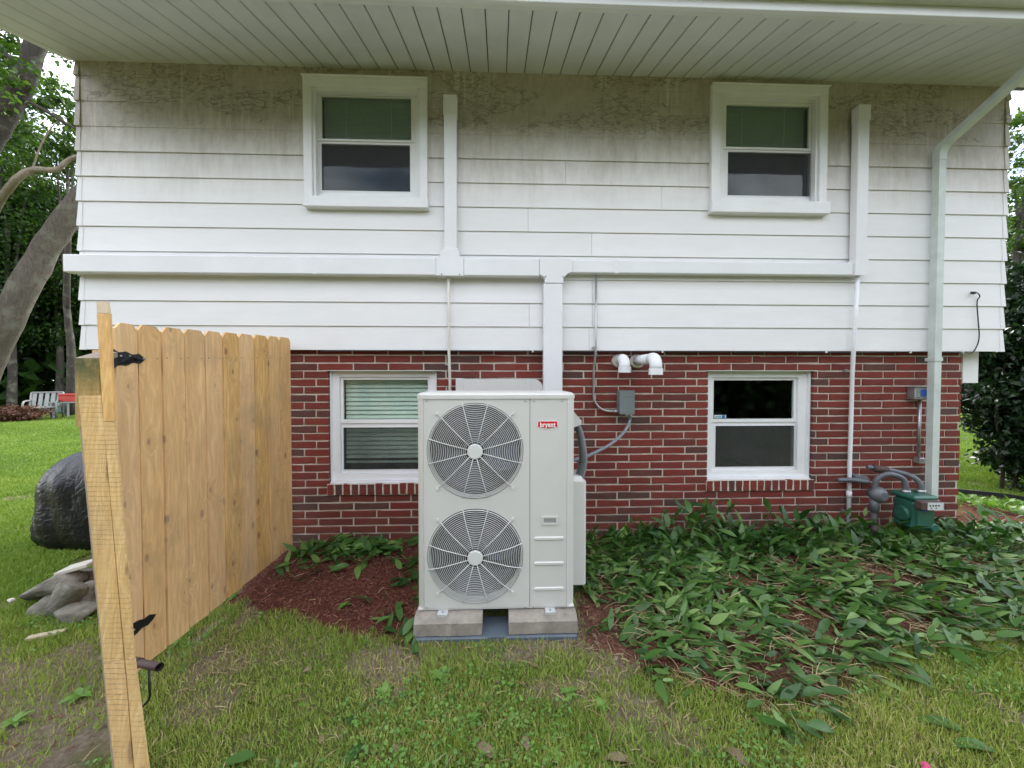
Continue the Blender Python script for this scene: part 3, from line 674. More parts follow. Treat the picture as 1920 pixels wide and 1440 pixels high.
upper_window(WIN['ur'], 'upper right window with a dark fine slatted blind over the top sash')
def lower_window(w, lab):
    o, up, lo = w['op'], w['up'], w['lo']; yf = YB + .055
    win = bx('window', (o[0] + .01, YB + .15, .63), (o[1] - .01, YB + .17, .67), M['trim'], house, label=lab)
    inner = (up[0] - .024, up[1] + .024, lo[2] - .026, up[3] + .026); ob = (o[0] + .002, o[1] - .002, .6585, o[3] - .002)
    sub('frame', M['vinyl'], lambda b: ring(b, ob, inner, yf, YB + .13), win)
    sub('outer_stop', M['trim'], lambda b: ring(b, (ob[0], ob[1], ob[2], ob[3]), (ob[0] + .012, ob[1] - .014, ob[2] + .016, ob[3] - .014), YB + .028, yf - .001), win)
    bx('sill', (o[0] + .003, YB + .012, .6500), (o[1] - .003, YB + .125, .6580), M['trim'], win)
    bx('lintel_flashing', (o[0] - .02, YB - .012, o[3] - .001), (o[1] + .03, YB + .12, o[3] + .004), M['gutter'], win)
    sashes(win, inner, up, lo, YB + .078, YB + .100)
    return win
lower_window(WIN['ll'], 'lower left window with a pale green slatted blind'); lw = lower_window(WIN['lr'], 'lower right window, dark and without a blind')
u = WIN['lr']['up']; bx('sticker', (u[0] + .012, YB + .0825, u[2] + .006), (u[0] + .125, YB + .0832, u[2] + .036), M['dial'], lw)
bx('sticker_emblem', (u[0] + .085, YB + .0818, u[2] + .008), (u[0] + .115, YB + .0823, u[2] + .034), M['blue'], lw)
bx('sticker_emblem', (u[0] + .018, YB + .0818, u[2] + .013), (u[0] + .078, YB + .0823, u[2] + .024), mat('teal_print', (.05, .30, .38), .4), lw)
# blinds: things of their own hanging inside the windows
def blind(w, yb, pitch, m, lab, zlo, tilt, wid):
    up = WIN[w]['up']; x0, x1 = up[0] - .012, up[1] + .012; zt = up[3] + .01
    t = thing('venetian_blind', ((x0 + x1) / 2, yb, zlo), lab, 'blind', 'blinds behind the window panes')
    bx('headrail', (x0, yb - .02, zt), (x1, yb + .02, zt + .035), m, t)
    n = int((zt - zlo - .03) / pitch); me = None
    for i in range(n):
        z = zt - pitch * (i + .6); c, s = math.cos(tilt), math.sin(tilt)
        if me is None:
            b = MB(); P = []
            for k in range(4):
                q = (k / 3 - .5) * wid; cu = .004 * (1 - (2 * k / 3 - 1) ** 2); P.append((q * c - cu * s, q * s + cu * c))
            prof = P + [(p[0] + .001, p[1] - .0012) for p in P[::-1]]; b.prism(prof, x0 + .004, x1 - .004, 'x')
            o = b.build('slat', m, t, origin=((x0 + x1) / 2, 0, 0)); me = o.data; o.location = Vector(((x0 + x1) / 2, yb, z)) - ORG[t]
        else: link('slat', me, ((x0 + x1) / 2, yb, z), t, rot=(0, R(random.uniform(-.15, .15)), 0))
    bx('bottom_rail', (x0 + .004, yb - .012, zlo), (x1 - .004, yb + .014, zlo + .018), m, t)
    for fx in (.25, .75): sub('cord', M['trim'], lambda b: b.tube([(x0 + (x1 - x0) * fx, yb - wid * .52, zlo + .01), (x0 + (x1 - x0) * fx, yb - wid * .52, zt)], .0012, 5), t)
blind('ul', .10, .021, M['blindd'], 'closed fine blind behind the top pane of the upper left window', WIN['ul']['up'][2] + .02, R(-52), .022)
blind('ur', .10, .021, M['blindd'], 'closed fine blind behind the top pane of the upper right window', WIN['ur']['up'][2] - .004, R(-52), .022)
blind('ll', YB + .16, .040, M['blind'], 'pale green wide slatted blind reaching almost to the sill of the lower left window', WIN['ll']['lo'][2] + .05, R(60), .044)

# --- soffit, fascia, gutter, roof
YE = -.87; ZE = az(4, YE, 960)
print('eave z', ZE, 'ZS', ZS)
EXL, EXR = HXL - .06, HXR + .28
sl = (ZS - ZE) / (0 - YE)
def sz(y): return ZS + sl * y
XS0 = at(916, 127, 0).x; n0 = int((EXL - XS0) / .1524) - 1
x = XS0 + n0 * .1524; groove = 0
def strip(b, a, c):
    e = .005; pr = [(a, 0), (a + e, -.0045), (c - e, -.0045), (c, 0), (c, .006), (a, .006)]
    vs = [(p[0], YE + .012, sz(YE + .012) + p[1]) for p in pr] + [(p[0], -.002, sz(-.002) + p[1]) for p in pr]; n = 6
    b.add(vs, [tuple(range(n))[::-1], tuple(range(n, 2 * n))] + [(i, (i + 1) % n, n + (i + 1) % n, n + i) for i in range(n)])
while x < EXR:
    a, c = max(x + .0035, EXL), min(x + .1489, EXR)
    if c - a > .02: sub('soffit_panel', M['soffit'], lambda b: strip(b, a, c), house)
    x += .1524
b = MB(); b.hexa([(EXL, YE, sz(YE) + .012), (EXR, YE, sz(YE) + .012), (EXR, YE, sz(YE) + .03), (EXL, YE, sz(YE) + .03)], [(EXL, .1, sz(.1) + .012), (EXR, .1, sz(.1) + .012), (EXR, .1, sz(.1) + .03), (EXL, .1, sz(.1) + .03)])
b.build('eave_deck', M['room'], house)
bx('fascia', (EXL, YE - .02, ZE - .012), (EXR, YE + .010, ZE + .17), M['fascia'], house, .003)
bx('soffit_trim', (EXL + .003, YE + .0115, ZE - .008), (EXR - .003, YE + .04, ZE + .002), M['soffit'], house)
gp = [(YE - .022, .05), (YE - .085, .05), (YE - .10, .075), (YE - .10, .11), (YE - .125, .145), (YE - .125, .165), (YE - .115, .165), (YE - .115, .15), (YE - .09, .113), (YE - .09, .082), (YE - .08, .06), (YE - .032, .06), (YE - .032, .16), (YE - .022, .16)]
sub('gutter', M['gutter'], lambda b: b.prism([(p[0], ZE + p[1]) for p in gp], EXL, EXR + .02, 'x'), house)
rz = lambda y: ZE + .20 + (y - YE) * .33
for y0, y1, s in ((YE - .06, 3.75, 1), (3.75, WB + .8, -1)):
    zz = (lambda y: rz(y)) if s == 1 else (lambda y: rz(3.75) - (y - 3.75) * .33)
    b = MB(); b.hexa([(EXL - .1, y0, zz(y0)), (EXR + .1, y0, zz(y0)), (EXR + .1, y0, zz(y0) + .06), (EXL - .1, y0, zz(y0) + .06)], [(EXL - .1, y1, zz(y1)), (EXR + .1, y1, zz(y1)), (EXR + .1, y1, zz(y1) + .06), (EXL - .1, y1, zz(y1) + .06)]); b.build('roof', M['roof'], house)
for nm, X in (('gable', HXL + .05), ('gable', HXR - .11)):
    sub(nm, M['siding'], lambda b: b.prism([(0, ZS + .002), (WB, ZS + .002), (WB, rz(3.75) - 3.75 * .33 - .02), (3.75, rz(3.75) - .02), (0, rz(0) - .02)], X, X + .06, 'x'), house)
p0, p1 = at(1804, 664, .12), at(1831, 718, .12)
bx('trim_board', (p0.x, .11, p1.z), (p1.x, .13, Z0 + .010), M['siding'], house)
# ================================================================ things on the walls
FY = -.10
def face(px0, px1, py0, py1, y0=-.026, Y=FY):
    yc, xc = (py0 + py1) / 2, (px0 + px1) / 2
    return (ax(px0, Y, yc), Y, az(py1, Y, xc)), (ax(px1, Y, yc), y0, az(py0, Y, xc))
lc = thing('line_cover', (ax(960, -.03, 500), -.026, Z0 + .55), 'white plastic pipe cover running sideways across the siding with branches up and down', 'pipe cover')
zt, zb = az(482.5, FY, 720), az(515, FY, 720); zt2, zb2 = az(489, FY, 1300), az(512.5, FY, 1300)
xA, xB, xC, xD, xE, xF, xG = [ax(p, FY, 500) for p in (117, 589, 818, 869, 1012, 1066, 1603)]
YBK = -.026
bx('duct', (xA, FY, zb), (xB - .002, YBK, zt), M['cover'], lc, .006); bx('duct', (xB + .002, FY, zb), (xC - .001, YBK, zt), M['cover'], lc, .006)
bx('joint_ring', (xB - .012, FY - .002, zb - .002), (xB + .010, YBK, zt + .002), M['cover'], lc, .003)
bx('duct', (xD, FY, zb), (xE - .001, YBK, zt), M['cover'], lc, .006)
bx('duct', (xF + .03, FY + .012, zb2), (xG, YBK, zt2), M['cover'], lc, .006)
xj = ax(1160, FY, 500); bx('joint_ring', (xj - .03, FY + .008, zb2 - .004), (xj + .004, YBK, zt2 + .004), M['cover'], lc, .003)
def tee(x0, x1, up):
    b = MB(); c = (x0 + x1) / 2; h = .5 * (x1 - x0)
    w = .078; zz = zt + .055 if up else zb - .055
    if up: poly = [(x0, zb - .003), (x1, zb - .003), (x1, zt + .004), (x1 - .02, zt + .006), (c + w, zt + .03), (c + w, zz), (c - w, zz), (c - w, zt + .03), (x0 + .02, zt + .006), (x0, zt + .004)]
    else: poly = [(x0, zb + .012), (c - w, zb - .01), (c - w, zz), (c + w, zz), (c + w, zb - .01), (x1, zb + .03), (x1 + .03, zb2), (x1 + .03, zt2), (x1, zt + .004), (x0, zt + .004)]
    b.prism(poly, FY - .006, YBK); return b.build('tee_fitting', M['cover'], lc)
tee(xC, xD, True); tee(xE, xF, False)
a, c = face(832, 856, 176, 466); bx('duct', (a[0], FY + .012, zt + .058), c, M['cover'], lc, .006)
bx('duct_cap', (a[0] - .004, FY + .006, c[2] - .16), (c[0] + .004, YBK, c[2] + .004), M['cover'], lc, .005)
bx('joint_ring', (a[0] - .012, FY + .002, zt + .05), (c[0] + .012, YBK, zt + .085), M['cover'], lc, .004)
a, c = face(1609, 1630, 196, 480); bx('duct', (a[0], FY + .002, zt2 + .02), c, M['cover'], lc, .006)
bx('duct_cap', (a[0] - .004, FY - .003, c[2] - .13), (c[0] + .004, YBK, c[2] + .004), M['cover'], lc, .005)
xr = c[0]; b = MB(); poly = [(xG, zb2 - .003)] + [(xr - .04 + .045 * math.sin(R(t)), zb2 + .042 - .045 * math.cos(R(t))) for t in range(0, 91, 15)] + [(xr + .005, zt2 + .03), (a[0] - .005, zt2 + .03), (a[0] - .012, zt2 + .012), (xG, zt2 + .003)]
b.prism(poly, FY - .004, YBK); b.build('elbow', M['cover'], lc)
xL, xR2 = ax(1019.5, FY, 600), ax(1055, FY, 600)
bx('duct', (xL, FY, 1.30), (xR2, YBK, zb - .056), M['cover'], lc, .006)
for px in (828, 862, 1023, 1055): # screws on the fittings
    X = ax(px, FY, 516); sub('screw', M['black'], lambda b_: b_.cyl((X, FY - .009, zb + (.006 if px < 1000 else -.004)), (X, FY - .004, zb + (.006 if px < 1000 else -.004)), .005, 8), lc)
# second cover low on the brick behind the heat pump
e = thing('brick_line_cover', (ax(936, YB, 720), YB, 1.4), 'rounded cream pipe cover on the bricks just behind the outdoor unit', 'pipe cover')
p0, p1 = at(857, 711, -.06), at(1019, 733, -.06)
r_ = .085; poly = [(p0.x, p1.z - .3), (p1.x, p1.z - .3)] + [(p1.x - r_ + r_ * math.cos(R(t)), p0.z - r_ + r_ * math.sin(R(t))) for t in range(0, 91, 15)] + [(p0.x + .02, p0.z), (p0.x, p0.z - .015)]
MB().prism(poly, -.06, YB - .003).build('cover_body', M['ac'], e)
bx('end_bracket', (p0.x - .012, -.064, p0.z - .2), (p0.x + .055, YB - .004, p0.z + .008), M['ac'], e, .003)
bx('seam_band', (p1.x - .135, -.063, p1.z - .1), (p1.x - .130, YB - .003, p0.z + .002), M['cover'], e)

# condensate drain pipes
t = thing('drain_pipe', at(842, 700, -.03), 'thin white drain pipe coming down just left of the central pipe cover', 'pipe', 'white drain pipes')
a = at(841, 517, -.055); c = at(844, 740, 0.02)
sub('pipe', M['pvcold'], lambda b: b.tube([a, (a.x + .002, -.052, a.z - .3), (c.x, -.045, Z0 - .03), (c.x, -.012, Z0 - .16), (c.x, .012, Z0 - .3), (c.x, .02, 1.2)], .0125, 10), t)
for z in (1.69,): sub('clamp', M['steel'], lambda b: b.tube(arc((c.x, 0.005, z), .0155, 0, 360, 14, 'xy')[:-1], .0028, 6, closed=True), t)
sub('clamp_tab', M['steel'], lambda b: b.box((c.x - .045, .03, 1.682), (c.x - .017, .049, 1.696)), t)
t = thing('drain_pipe', at(1591, 960, .02), 'long white drain pipe reaching the ground between the lower right window and the gas meter', 'pipe', 'white drain pipes')
P_ = [at(1608, 516, -.06), at(1604, 600, -.06), at(1600, 665, -.055), at(1598, 700, .0), at(1596, 780, .018), at(1593, 880, .02), at(1590.5, 1000, .02)]
sub('pipe', M['pvc'], lambda b: b.tube(P_, .0165, 12), t)
q = at(1592, 927, .02); sub('coupling', M['pvc'], lambda b: b.cyl(q + Vector((0, 0, .03)), q - Vector((0, 0, .03)), .021, 12), t)
for py in (694, 958):
    q = at(1598 if py < 800 else 1591.5, py, .012); sub('clamp', M['steel'], lambda b: b.tube(arc(q, .019, 0, 360, 14, 'xy')[:-1], .003, 6, closed=True), t)
    bx('clamp_tab', (q.x - .05, .03, q.z - .008), (q.x - .02, .049, q.z + .008), M['steel'], t)

# conduit, disconnect box, flexible whip
bxp0, bxp1 = at(1162, 732, -.05), at(1190, 777, -.05)
t = thing('disconnect_box', ((bxp0.x + bxp1.x) / 2, YB, bxp1.z), 'small grey steel electrical box on the bricks under the white vent elbows', 'electrical box')
bx('box_body', (bxp0.x + .004, -.045, bxp1.z + .004), (bxp1.x - .004, YB - .002, bxp0.z - .004), M['greybox'], t, .003)
bx('cover', (bxp0.x, -.052, bxp1.z), (bxp1.x, -.0455, bxp0.z), M['greybox'], t, .002)
bx('hasp', (bxp0.x + .05, -.058, bxp1.z - .008), (bxp0.x + .08, -.04, bxp1.z + .006), M['greybox'], t)
for k in range(6): bx('embossed_mark', (bxp0.x + .018 + k * .014, -.0535, bxp0.z - .05 + .002 * (k % 3)), (bxp0.x + .028 + k * .014, -.0522, bxp0.z - .044 + .002 * (k % 3)), M['steel'], t)
t = thing('conduit', at(1117, 700, .02), 'thin steel conduit bending at its foot into the left side of the grey electrical box', 'conduit')
X = ax(1117, -.04, 620); zc = az(771, .02, 1150); r_ = .14
pts = [(X, -.045, az(517, -.04, 1117)), (X, -.045, Z0 + .02), (X, -.03, Z0 - .05), (X, .02, Z0 - .16), (X, .028, zc + r_)] + [(X + r_ - r_ * math.cos(R(k)), .028 - k * .0002, zc + r_ - r_ * math.sin(R(k))) for k in range(15, 91, 15)] + [(bxp0.x + .002, .0, zc)]
sub('tube', M['steel'], lambda b: b.tube(pts, .0095, 10), t)
bx('strap', (X - .03, -.04, Z0 + .012), (X + .014, -.026, Z0 + .028), M['steel'], t)
sub('connector', M['steel'], lambda b: b.cyl((bxp0.x - .03, .0, zc), (bxp0.x + .003, .0, zc), .015, 10), t)
def wig(px, py, y): return at(px, py, y)
def spline(P, n=8):
    P = [Vector(p) for p in P]; Q = [P[0] * 2 - P[1]] + P + [P[-1] * 2 - P[-2]]; out = []
    for i in range(1, len(Q) - 2):
        for k in range(n):
            s = k / n; a0, a1, a2, a3 = Q[i - 1], Q[i], Q[i + 1], Q[i + 2]
            out.append(.5 * ((2 * a1) + (a2 - a0) * s + (2 * a0 - 5 * a1 + 4 * a2 - a3) * s * s + (3 * a1 - a0 - 3 * a2 + a3) * s ** 3))
    return out + [P[-1]]
t = thing('flexible_conduit', wig(1150, 830, -.2), 'grey flexible conduit sagging from the electrical box down to the outdoor unit', 'conduit')
pts = spline([wig(1182, 778, -.01), wig(1179, 795, -.02), wig(1166, 815, -.09), wig(1143, 834, -.20), wig(1115, 849, -.34), wig(1092, 858, -.5), wig(1070, 864, -.62)], 10)
sub('sleeve', M['flex'], lambda b: b.tube(pts, [.0125 + .0008 * (i % 2) for i in range(len(pts))], 10), t)
sub('end_nut', M['steel'], lambda b: b.cyl(wig(1182, 775, -.01), wig(1181, 784, -.012), .018, 8), t)

# PVC vents through the wall
def vent(px, py, L_, r, lab, drop):
    q = at(px, py, YB); t = thing('vent_elbow', q, lab, 'vent pipe', 'white vent elbows'); yo = YB - L_
    sub('pipe', M['pvc'], lambda b: b.tube([(q.x, YB + .05, q.z), (q.x, yo, q.z)], r * .92, 20), t)
    sub('elbow', M['pvc'], lambda b: b.tube([(q.x, yo + .03, q.z), (q.x, yo, q.z)] + [(q.x, yo - .055 * math.sin(R(a)), q.z - .055 * (1 - math.cos(R(a)))) for a in range(15, 91, 15)] + [(q.x, yo - .055, q.z - drop)], r, 22), t)
    sub('collar', M['pvc'], lambda b: (b.tube([(q.x, yo - .055, q.z - drop + .012), (q.x, yo - .055, q.z - drop - .038)], r * 1.13, 24, caps=False), b.tube([(q.x, yo - .055, q.z - drop - .038), (q.x, yo - .055, q.z - drop + .012)], r * 1.0, 24, caps=False)), t, kind=None)
    sub('sealant', M['mortar'], lambda b: b.tube([(q.x + .002, YB - .002, q.z - .004), (q.x, YB - .012, q.z), (q.x, YB - .022, q.z + .002)], [r * 1.55, r * 1.3, r * 1.02], 11), t)
vent(1160, 675, .10, .047, 'short white vent elbow, the one nearer the conduit', .075)
vent(1193, 676, .36, .047, 'long white vent elbow sticking out farther from the bricks', .09)

# cable on the siding and along its lower edge
t = thing('cable', at(1832, 600, -.03), 'black cable from the right siding corner clipped along the lower siding edge', 'cable')
pts = spline([at(1824, 552, -.03), at(1832, 549, -.045), at(1837, 556, -.035), at(1832, 566, -.03), at(1834, 600, -.03), at(1836, 630, -.03), at(1832, 648, -.03)] + [(ax(p, -.03, 657), -.03 - .004 * math.sin(p * .05), Z0 - .014 - .004 * math.sin(p * .021)) for p in (1822, 1800, 1700, 1600, 1480, 1340, 1200, 1000, 800, 600)], 5)
sub('wire', M['cable'], lambda b: b.tube(pts, .0045, 6), t)
sub('plug', M['black'], lambda b: b.cyl(at(1820, 549, -.02), at(1830, 549, -.05), .011, 8), t)
for px in (1805, 1707, 1549, 1242, 999):
    X = ax(px, -.03, 656); bx('clip', (X - .006, -.037, Z0 - .022), (X + .006, -.0245, Z0 + .004), M['pvc'], t)

# downspout
t = thing('downspout', (ax(1758, -.07, 700), -.07, .3), 'pale green metal downspout near the right corner, elbowed out to the eave at its top', 'downspout')
X = ax(1764, -.11, 600); w2 = .031
def rtube(b, pts, w, d):
    n = len(pts); vs = []
    for i, p in enumerate(pts):
        a0, a1 = Vector(pts[max(0, i - 1)]), Vector(pts[min(n - 1, i + 1)]); tt = (a1 - a0).normalized(); nn = Vector((1, 0, 0)).cross(tt).normalized(); p = Vector(p)
        for sx, sn in ((-1, -1), (1, -1), (1, 1), (-1, 1)): vs.append(p + Vector((sx * w, 0, 0)) + nn * sn * d)
    fs = [(0, 1, 2, 3), tuple(range(4 * n - 1, 4 * n - 5, -1))]
    for i in range(n - 1):
        for k in range(4): fs.append((4 * i + k, 4 * i + 4 + k, 4 * i + 4 + (k + 1) % 4, 4 * i + (k + 1) % 4))
    b.add(vs, fs)
ze = az(292, -.07, 1765); yd = -.071
sub('tube', M['down'], lambda b: rtube(b, [(X, yd, .46), (X, yd, ze - .02)], w2, .027), t)
sub('bottom_collar', M['down'], lambda b: rtube(b, [(X, yd, .44), (X, yd, .50)], w2 + .004, .031), t)
ye2, ze2 = YE - .06, ZE + .045; dv = Vector((0, ye2 - yd, ze2 - ze - .1)).normalized()
el = [(X, yd, ze - .05), (X, yd, ze)] + [tuple(Vector((X, yd, ze)) + Vector((0, -.10 * (1 - math.cos(R(a_))), .10 * math.sin(R(a_))))) for a_ in (12, 24, 36, 48)]
sub('elbow', M['down'], lambda b: rtube(b, el, w2 + .003, .030), t)
s0 = Vector(el[-1]); sub('offset_tube', M['down'], lambda b: rtube(b, [tuple(s0 - (Vector((X, ye2, ze2)) - s0).normalized() * .03), (X, ye2 + .04, ze2 - .01), (X, ye2, ze2 + .03)], w2, .027), t)
for k, z in enumerate((1.72,)): bx('strap', (X - w2 - .006, yd - .033, z), (X + w2 + .006, yd + .045, z + .03), M['down'], t)
# gas meter
GM = at(1716, 965, -.30); gx0, gx1 = ax(1714, -.30, 965), ax(1757, -.30, 965); gz0, gz1 = az(1000, -.30, 1735), az(930, -.30, 1735)
t = thing('gas_meter', ((gx0 + gx1) / 2, -.2, gz0), 'dark green gas meter with curved grey pipes beside the foot of the downspout', 'gas meter')
bx('meter_body', (gx0, -.30, gz0 + .02), (gx1, -.12, gz1 - .045), M['meter'], t, .022)
bx('meter_top', (gx0 - .008, -.31, gz1 - .044), (gx1 + .008, -.11, gz1 - .002), M['meter'], t, .014)
bx('front_cover', (gx0 + .012, -.318, gz0 + .045), (gx1 - .05, -.301, gz1 - .10), M['meter'], t, .006)
sub('side_bulge', M['meter'], lambda b: b.tube([(gx0 - .004, -.21, gz0 + .14), (gx0 - .022, -.21, gz0 + .14)], [.075, .05], 16), t)
sub('bottom_bulge', M['meter'], lambda b: b.tube([(gx1 - .04, -.302, gz0 + .05), (gx1 - .04, -.325, gz0 + .05)], [.038, .030], 14), t)
bx('label_plate', (gx0 + .035, -.3205, gz1 - .125), (gx0 + .085, -.3185, gz1 - .105), M['blue'], t)
d0, d1 = at(1721, 955, -.34), at(1761, 939, -.34)
bx('dial_housing', (d0.x, -.37, d0.z), (d1.x, -.312, d1.z), M['rusty'], t, .006); bx('dial_plate', (d0.x + .045, -.374, d0.z + .004), (d1.x - .004, -.3705, d1.z - .004), M['dial'], t)
for k in range(4): sub('dial', M['black'], lambda b: b.cyl((d0.x + .062 + k * .024, -.3765, d0.z + .04), (d0.x + .062 + k * .024, -.3742, d0.z + .04), .007, 8), t)
for k in range(2): sub('dial', M['black'], lambda b: b.cyl((d0.x + .072 + k * .04, -.3765, d0.z + .02), (d0.x + .072 + k * .04, -.3742, d0.z + .02), .005, 8), t)
xa, xb = gx0 + .035, gx1 - .03; zz = gz1
sub('inlet_pipe', M['pipegrey'], lambda b: b.tube(spline([(xa, -.20, zz - .01), (xa, -.20, zz + .06), (xa - .03, -.195, zz + .12), (xa - .12, -.18, zz + .15), (xa - .19, -.16, zz + .12), (xa - .215, -.15, zz + .05), (xa - .22, -.15, zz - .12), (xa - .22, -.15, gz0 - .10)], 6), .021, 12), t)
sub('outlet_pipe', M['pipegrey'], lambda b: b.tube(spline([(xb, -.20, zz - .01), (xb, -.20, zz + .06), (xb - .03, -.17, zz + .12), (xb - .10, -.10, zz + .15), (xb - .24, -.05, zz + .17), (xb - .30, -.03, zz + .175)], 6), .020, 12), t)
sub('wall_pipe', M['pipegrey'], lambda b: b.tube(spline([(xa - .21, -.10, zz + .06), (xa - .30, -.03, zz + .06), (xa - .42, -.02, zz + .058), (ax(1624, 0, 905), -.0, zz + .06), (ax(1612, 0, 905), .01, zz + .075), (ax(1606, 0, 900), .06, zz + .09)], 6), .019, 10), t)
sub('union', M['rusty'], lambda b: b.cyl((xb - .26, -.045, zz + .17), (xb - .16, -.075, zz + .155), .032, 10), t)
sub('regulator', M['pipegrey'], lambda b: b.tube([(xa - .20, -.22, zz - .03), (xa - .20, -.18, zz - .03), (xa - .20, -.16, zz - .03), (xa - .20, -.10, zz - .03)], [.035, .068, .068, .04], 18), t)
sub('regulator_neck', M['pipegrey'], lambda b: b.cyl((xa - .22, -.15, zz - .18), (xa - .22, -.15, zz - .06), .034, 12), t)
for xx in (xa, xb): sub('pipe_nut', M['steel'], lambda b: b.cyl((xx, -.20, zz - .003), (xx, -.20, zz + .022), .034, 8), t)
for z in (gz0 - .03,): sub('valve', M['rusty'], lambda b: b.cyl((xa - .22, -.15, z - .03), (xa - .22, -.15, z + .04), .032, 8), t)
# small transmitter with blue face
q0, q1 = at(1713, 750, -.02), at(1744, 724, -.02)
t = thing('wall_transmitter', ((q0.x + q1.x) / 2, YB, q0.z), 'small grey utility box with a blue face on the bricks left of the downspout', 'utility box')
bx('housing', (q0.x + .012, -.02, q0.z + .02), (q1.x + .02, YB - .002, q1.z - .012), M['steel'], t, .004); bx('blue_face', (q0.x + .065, -.027, q0.z + .035), (q1.x, -.0205, q1.z - .03), M['blue'], t, .002)
bx('cap_plate', (q0.x, -.03, q1.z - .011), (q1.x + .02, YB - .002, q1.z - .004), M['steel'], t); bx('base_plate', (q0.x - .004, -.032, q0.z + .008), (q1.x + .02, YB - .002, q0.z + .018), M['steel'], t)
Xc = ax(1724, .02, 800); zc0, zc1 = az(752, .02, 1725), az(858, .02, 1722)
sub('conduit_stub', M['steel'], lambda b: b.tube([(Xc, .022, zc0 + .01), (Xc, .022, zc1)], .012, 10), t); bx('end_box', (Xc - .022, -.01, zc1 - .05), (Xc + .03, YB - .003, zc1 + .002), M['steel'], t, .004)

# ================================================================ heat pump
YF = -.97; X0, X1 = ax(783, YF, 950), ax(1077, YF, 950); ZA, ZT = az(1143, YF, 930), az(744, YF, 930); YBk = YF + .37
print('AC w', X1 - X0, 'h', ZT - ZA, 'z', ZA, ZT)
hp = thing('heat_pump', ((X0 + X1) / 2, (YF + YBk) / 2, ZA), 'tall cream outdoor unit with two stacked round fans standing on concrete blocks', 'heat pump')
ac = M['ac']; CL, CRr = .038, .047; XS = ax(993.5, YF, 950); XSR = X1 - CRr
def wall(b, path, t_, z0, z1):
    P = [Vector((p[0], p[1])) for p in path]; off = []
    for i, p in enumerate(P):
        d = ((P[min(i + 1, len(P) - 1)] - P[max(i - 1, 0)])).normalized(); off.append(p + Vector((-d.y, d.x)) * t_)
    b.prism([tuple(p) for p in P] + [tuple(p) for p in off[::-1]], z0, z1, 'z')
zp0, zp1 = ZA + .014, ZT - .012
sub('side_panel', ac, lambda b: wall(b, [(X0 + CL - .001, YF), (X0 + .004, YF + .030), (X0, YF + .038), (X0, YBk)], .003, zp0, zp1), hp)
sub('side_panel', ac, lambda b: wall(b, [(X1, YBk), (X1, YF + .042), (X1 - .004, YF + .034), (XSR + .001, YF)], .003, zp0, zp1), hp)
bx('rear_panel', (X0 + .004, YBk - .004, zp0), (X1 - .004, YBk, zp1), ac, hp)
# front panel with two round openings
FC = [(ax(890.5, YF, 845), az(845.5, YF, 890)), (ax(892, YF, 1043), az(1043, YF, 892))]; FR = .292
fx = (FC[0][0] + FC[1][0]) / 2
b = MB(); NF = 72
x0p, x1p = X0 + CL, XS - .0015; zm = (FC[0][1] + FC[1][1]) / 2
for ci, (cz, za_, zb_) in enumerate(((FC[0][1], zm, zp1), (FC[1][1], zp0, zm))):
    def border(a_):
        dx, dz = math.cos(a_), math.sin(a_); t_ = 1e9
        if dx > 1e-9: t_ = min(t_, (x1p - fx) / dx)
        if dx < -1e-9: t_ = min(t_, (x0p - fx) / dx)
        if dz > 1e-9: t_ = min(t_, (zb_ - cz) / dz)
        if dz < -1e-9: t_ = min(t_, (za_ - cz) / dz)
        return (fx + dx * t_, cz + dz * t_)
    ang = sorted(set([2 * math.pi * k / NF for k in range(NF)] + [math.atan2(zz_ - cz, xx_ - fx) % (2 * math.pi) for xx_ in (x0p, x1p) for zz_ in (za_, zb_)])); n = len(ang)
    vs = []
    for a_ in ang:
        p = border(a_); r_ = FR
        vs += [(fx + r_ * math.cos(a_), YF, cz + r_ * math.sin(a_)), (p[0], YF, p[1]), (fx + r_ * math.cos(a_), YF + .012, cz + r_ * math.sin(a_)), (fx + (r_ - .010) * math.cos(a_), YF + .06, cz + (r_ - .010) * math.sin(a_))]
    fs = []
    for i in range(n):
        j = (i + 1) % n; fs += [(4 * i, 4 * i + 1, 4 * j + 1, 4 * j), (4 * i + 2, 4 * i, 4 * j, 4 * j + 2), (4 * i + 3, 4 * i + 2, 4 * j + 2, 4 * j + 3)]
    b.add(vs, [f[::-1] for f in fs])
b.v = [tuple(v) for v in b.v]
fp = b.build('front_panel', ac, hp)
bx('service_panel', (XS + .0015, YF, zp0), (XSR, YF + .004, zp1), ac, hp)
bx('inner_core', (X0 + .005, YF + .19, zp0), (X1 - .005, YBk - .006, zp1), M['acd'], hp)
bx('divider', (XS - .012, YF + .006, zp0), (XS - .006, YF + .188, zp1), M['acd'], hp)
bx('base_pan', (X0 - .002, YF + .004, ZA), (X1 + .002, YBk + .004, zp0 - .001), ac, hp, .003)
b = MB(); o_ = .006
plan = [(X0 - o_, YF + .03), (X0 + CL - .002, YF - o_), (XSR + .002, YF - o_), (X1 + o_, YF + .034), (X1 + o_, YBk + o_), (X0 - o_, YBk + o_)]
ins = [(X0 + .010, YF + .05), (X0 + CL + .01, YF + .022), (XSR - .01, YF + .022), (X1 - .010, YF + .055), (X1 - .02, YBk - .02), (X0 + .02, YBk - .02)]
vs = [(p[0], p[1], ZT - .012) for p in plan] + [(p[0], p[1], ZT + .010) for p in plan] + [(p[0], p[1], ZT + .024) for p in ins]; n = 6
b.add(vs, [tuple(range(n))[::-1], tuple(range(2 * n, 3 * n))] + [(i, (i + 1) % n, n + (i + 1) % n, n + i) for i in range(n)] + [(n + i, n + (i + 1) % n, 2 * n + (i + 1) % n, 2 * n + i) for i in range(n)])
b.build('lid', ac, hp)
ringm = {}
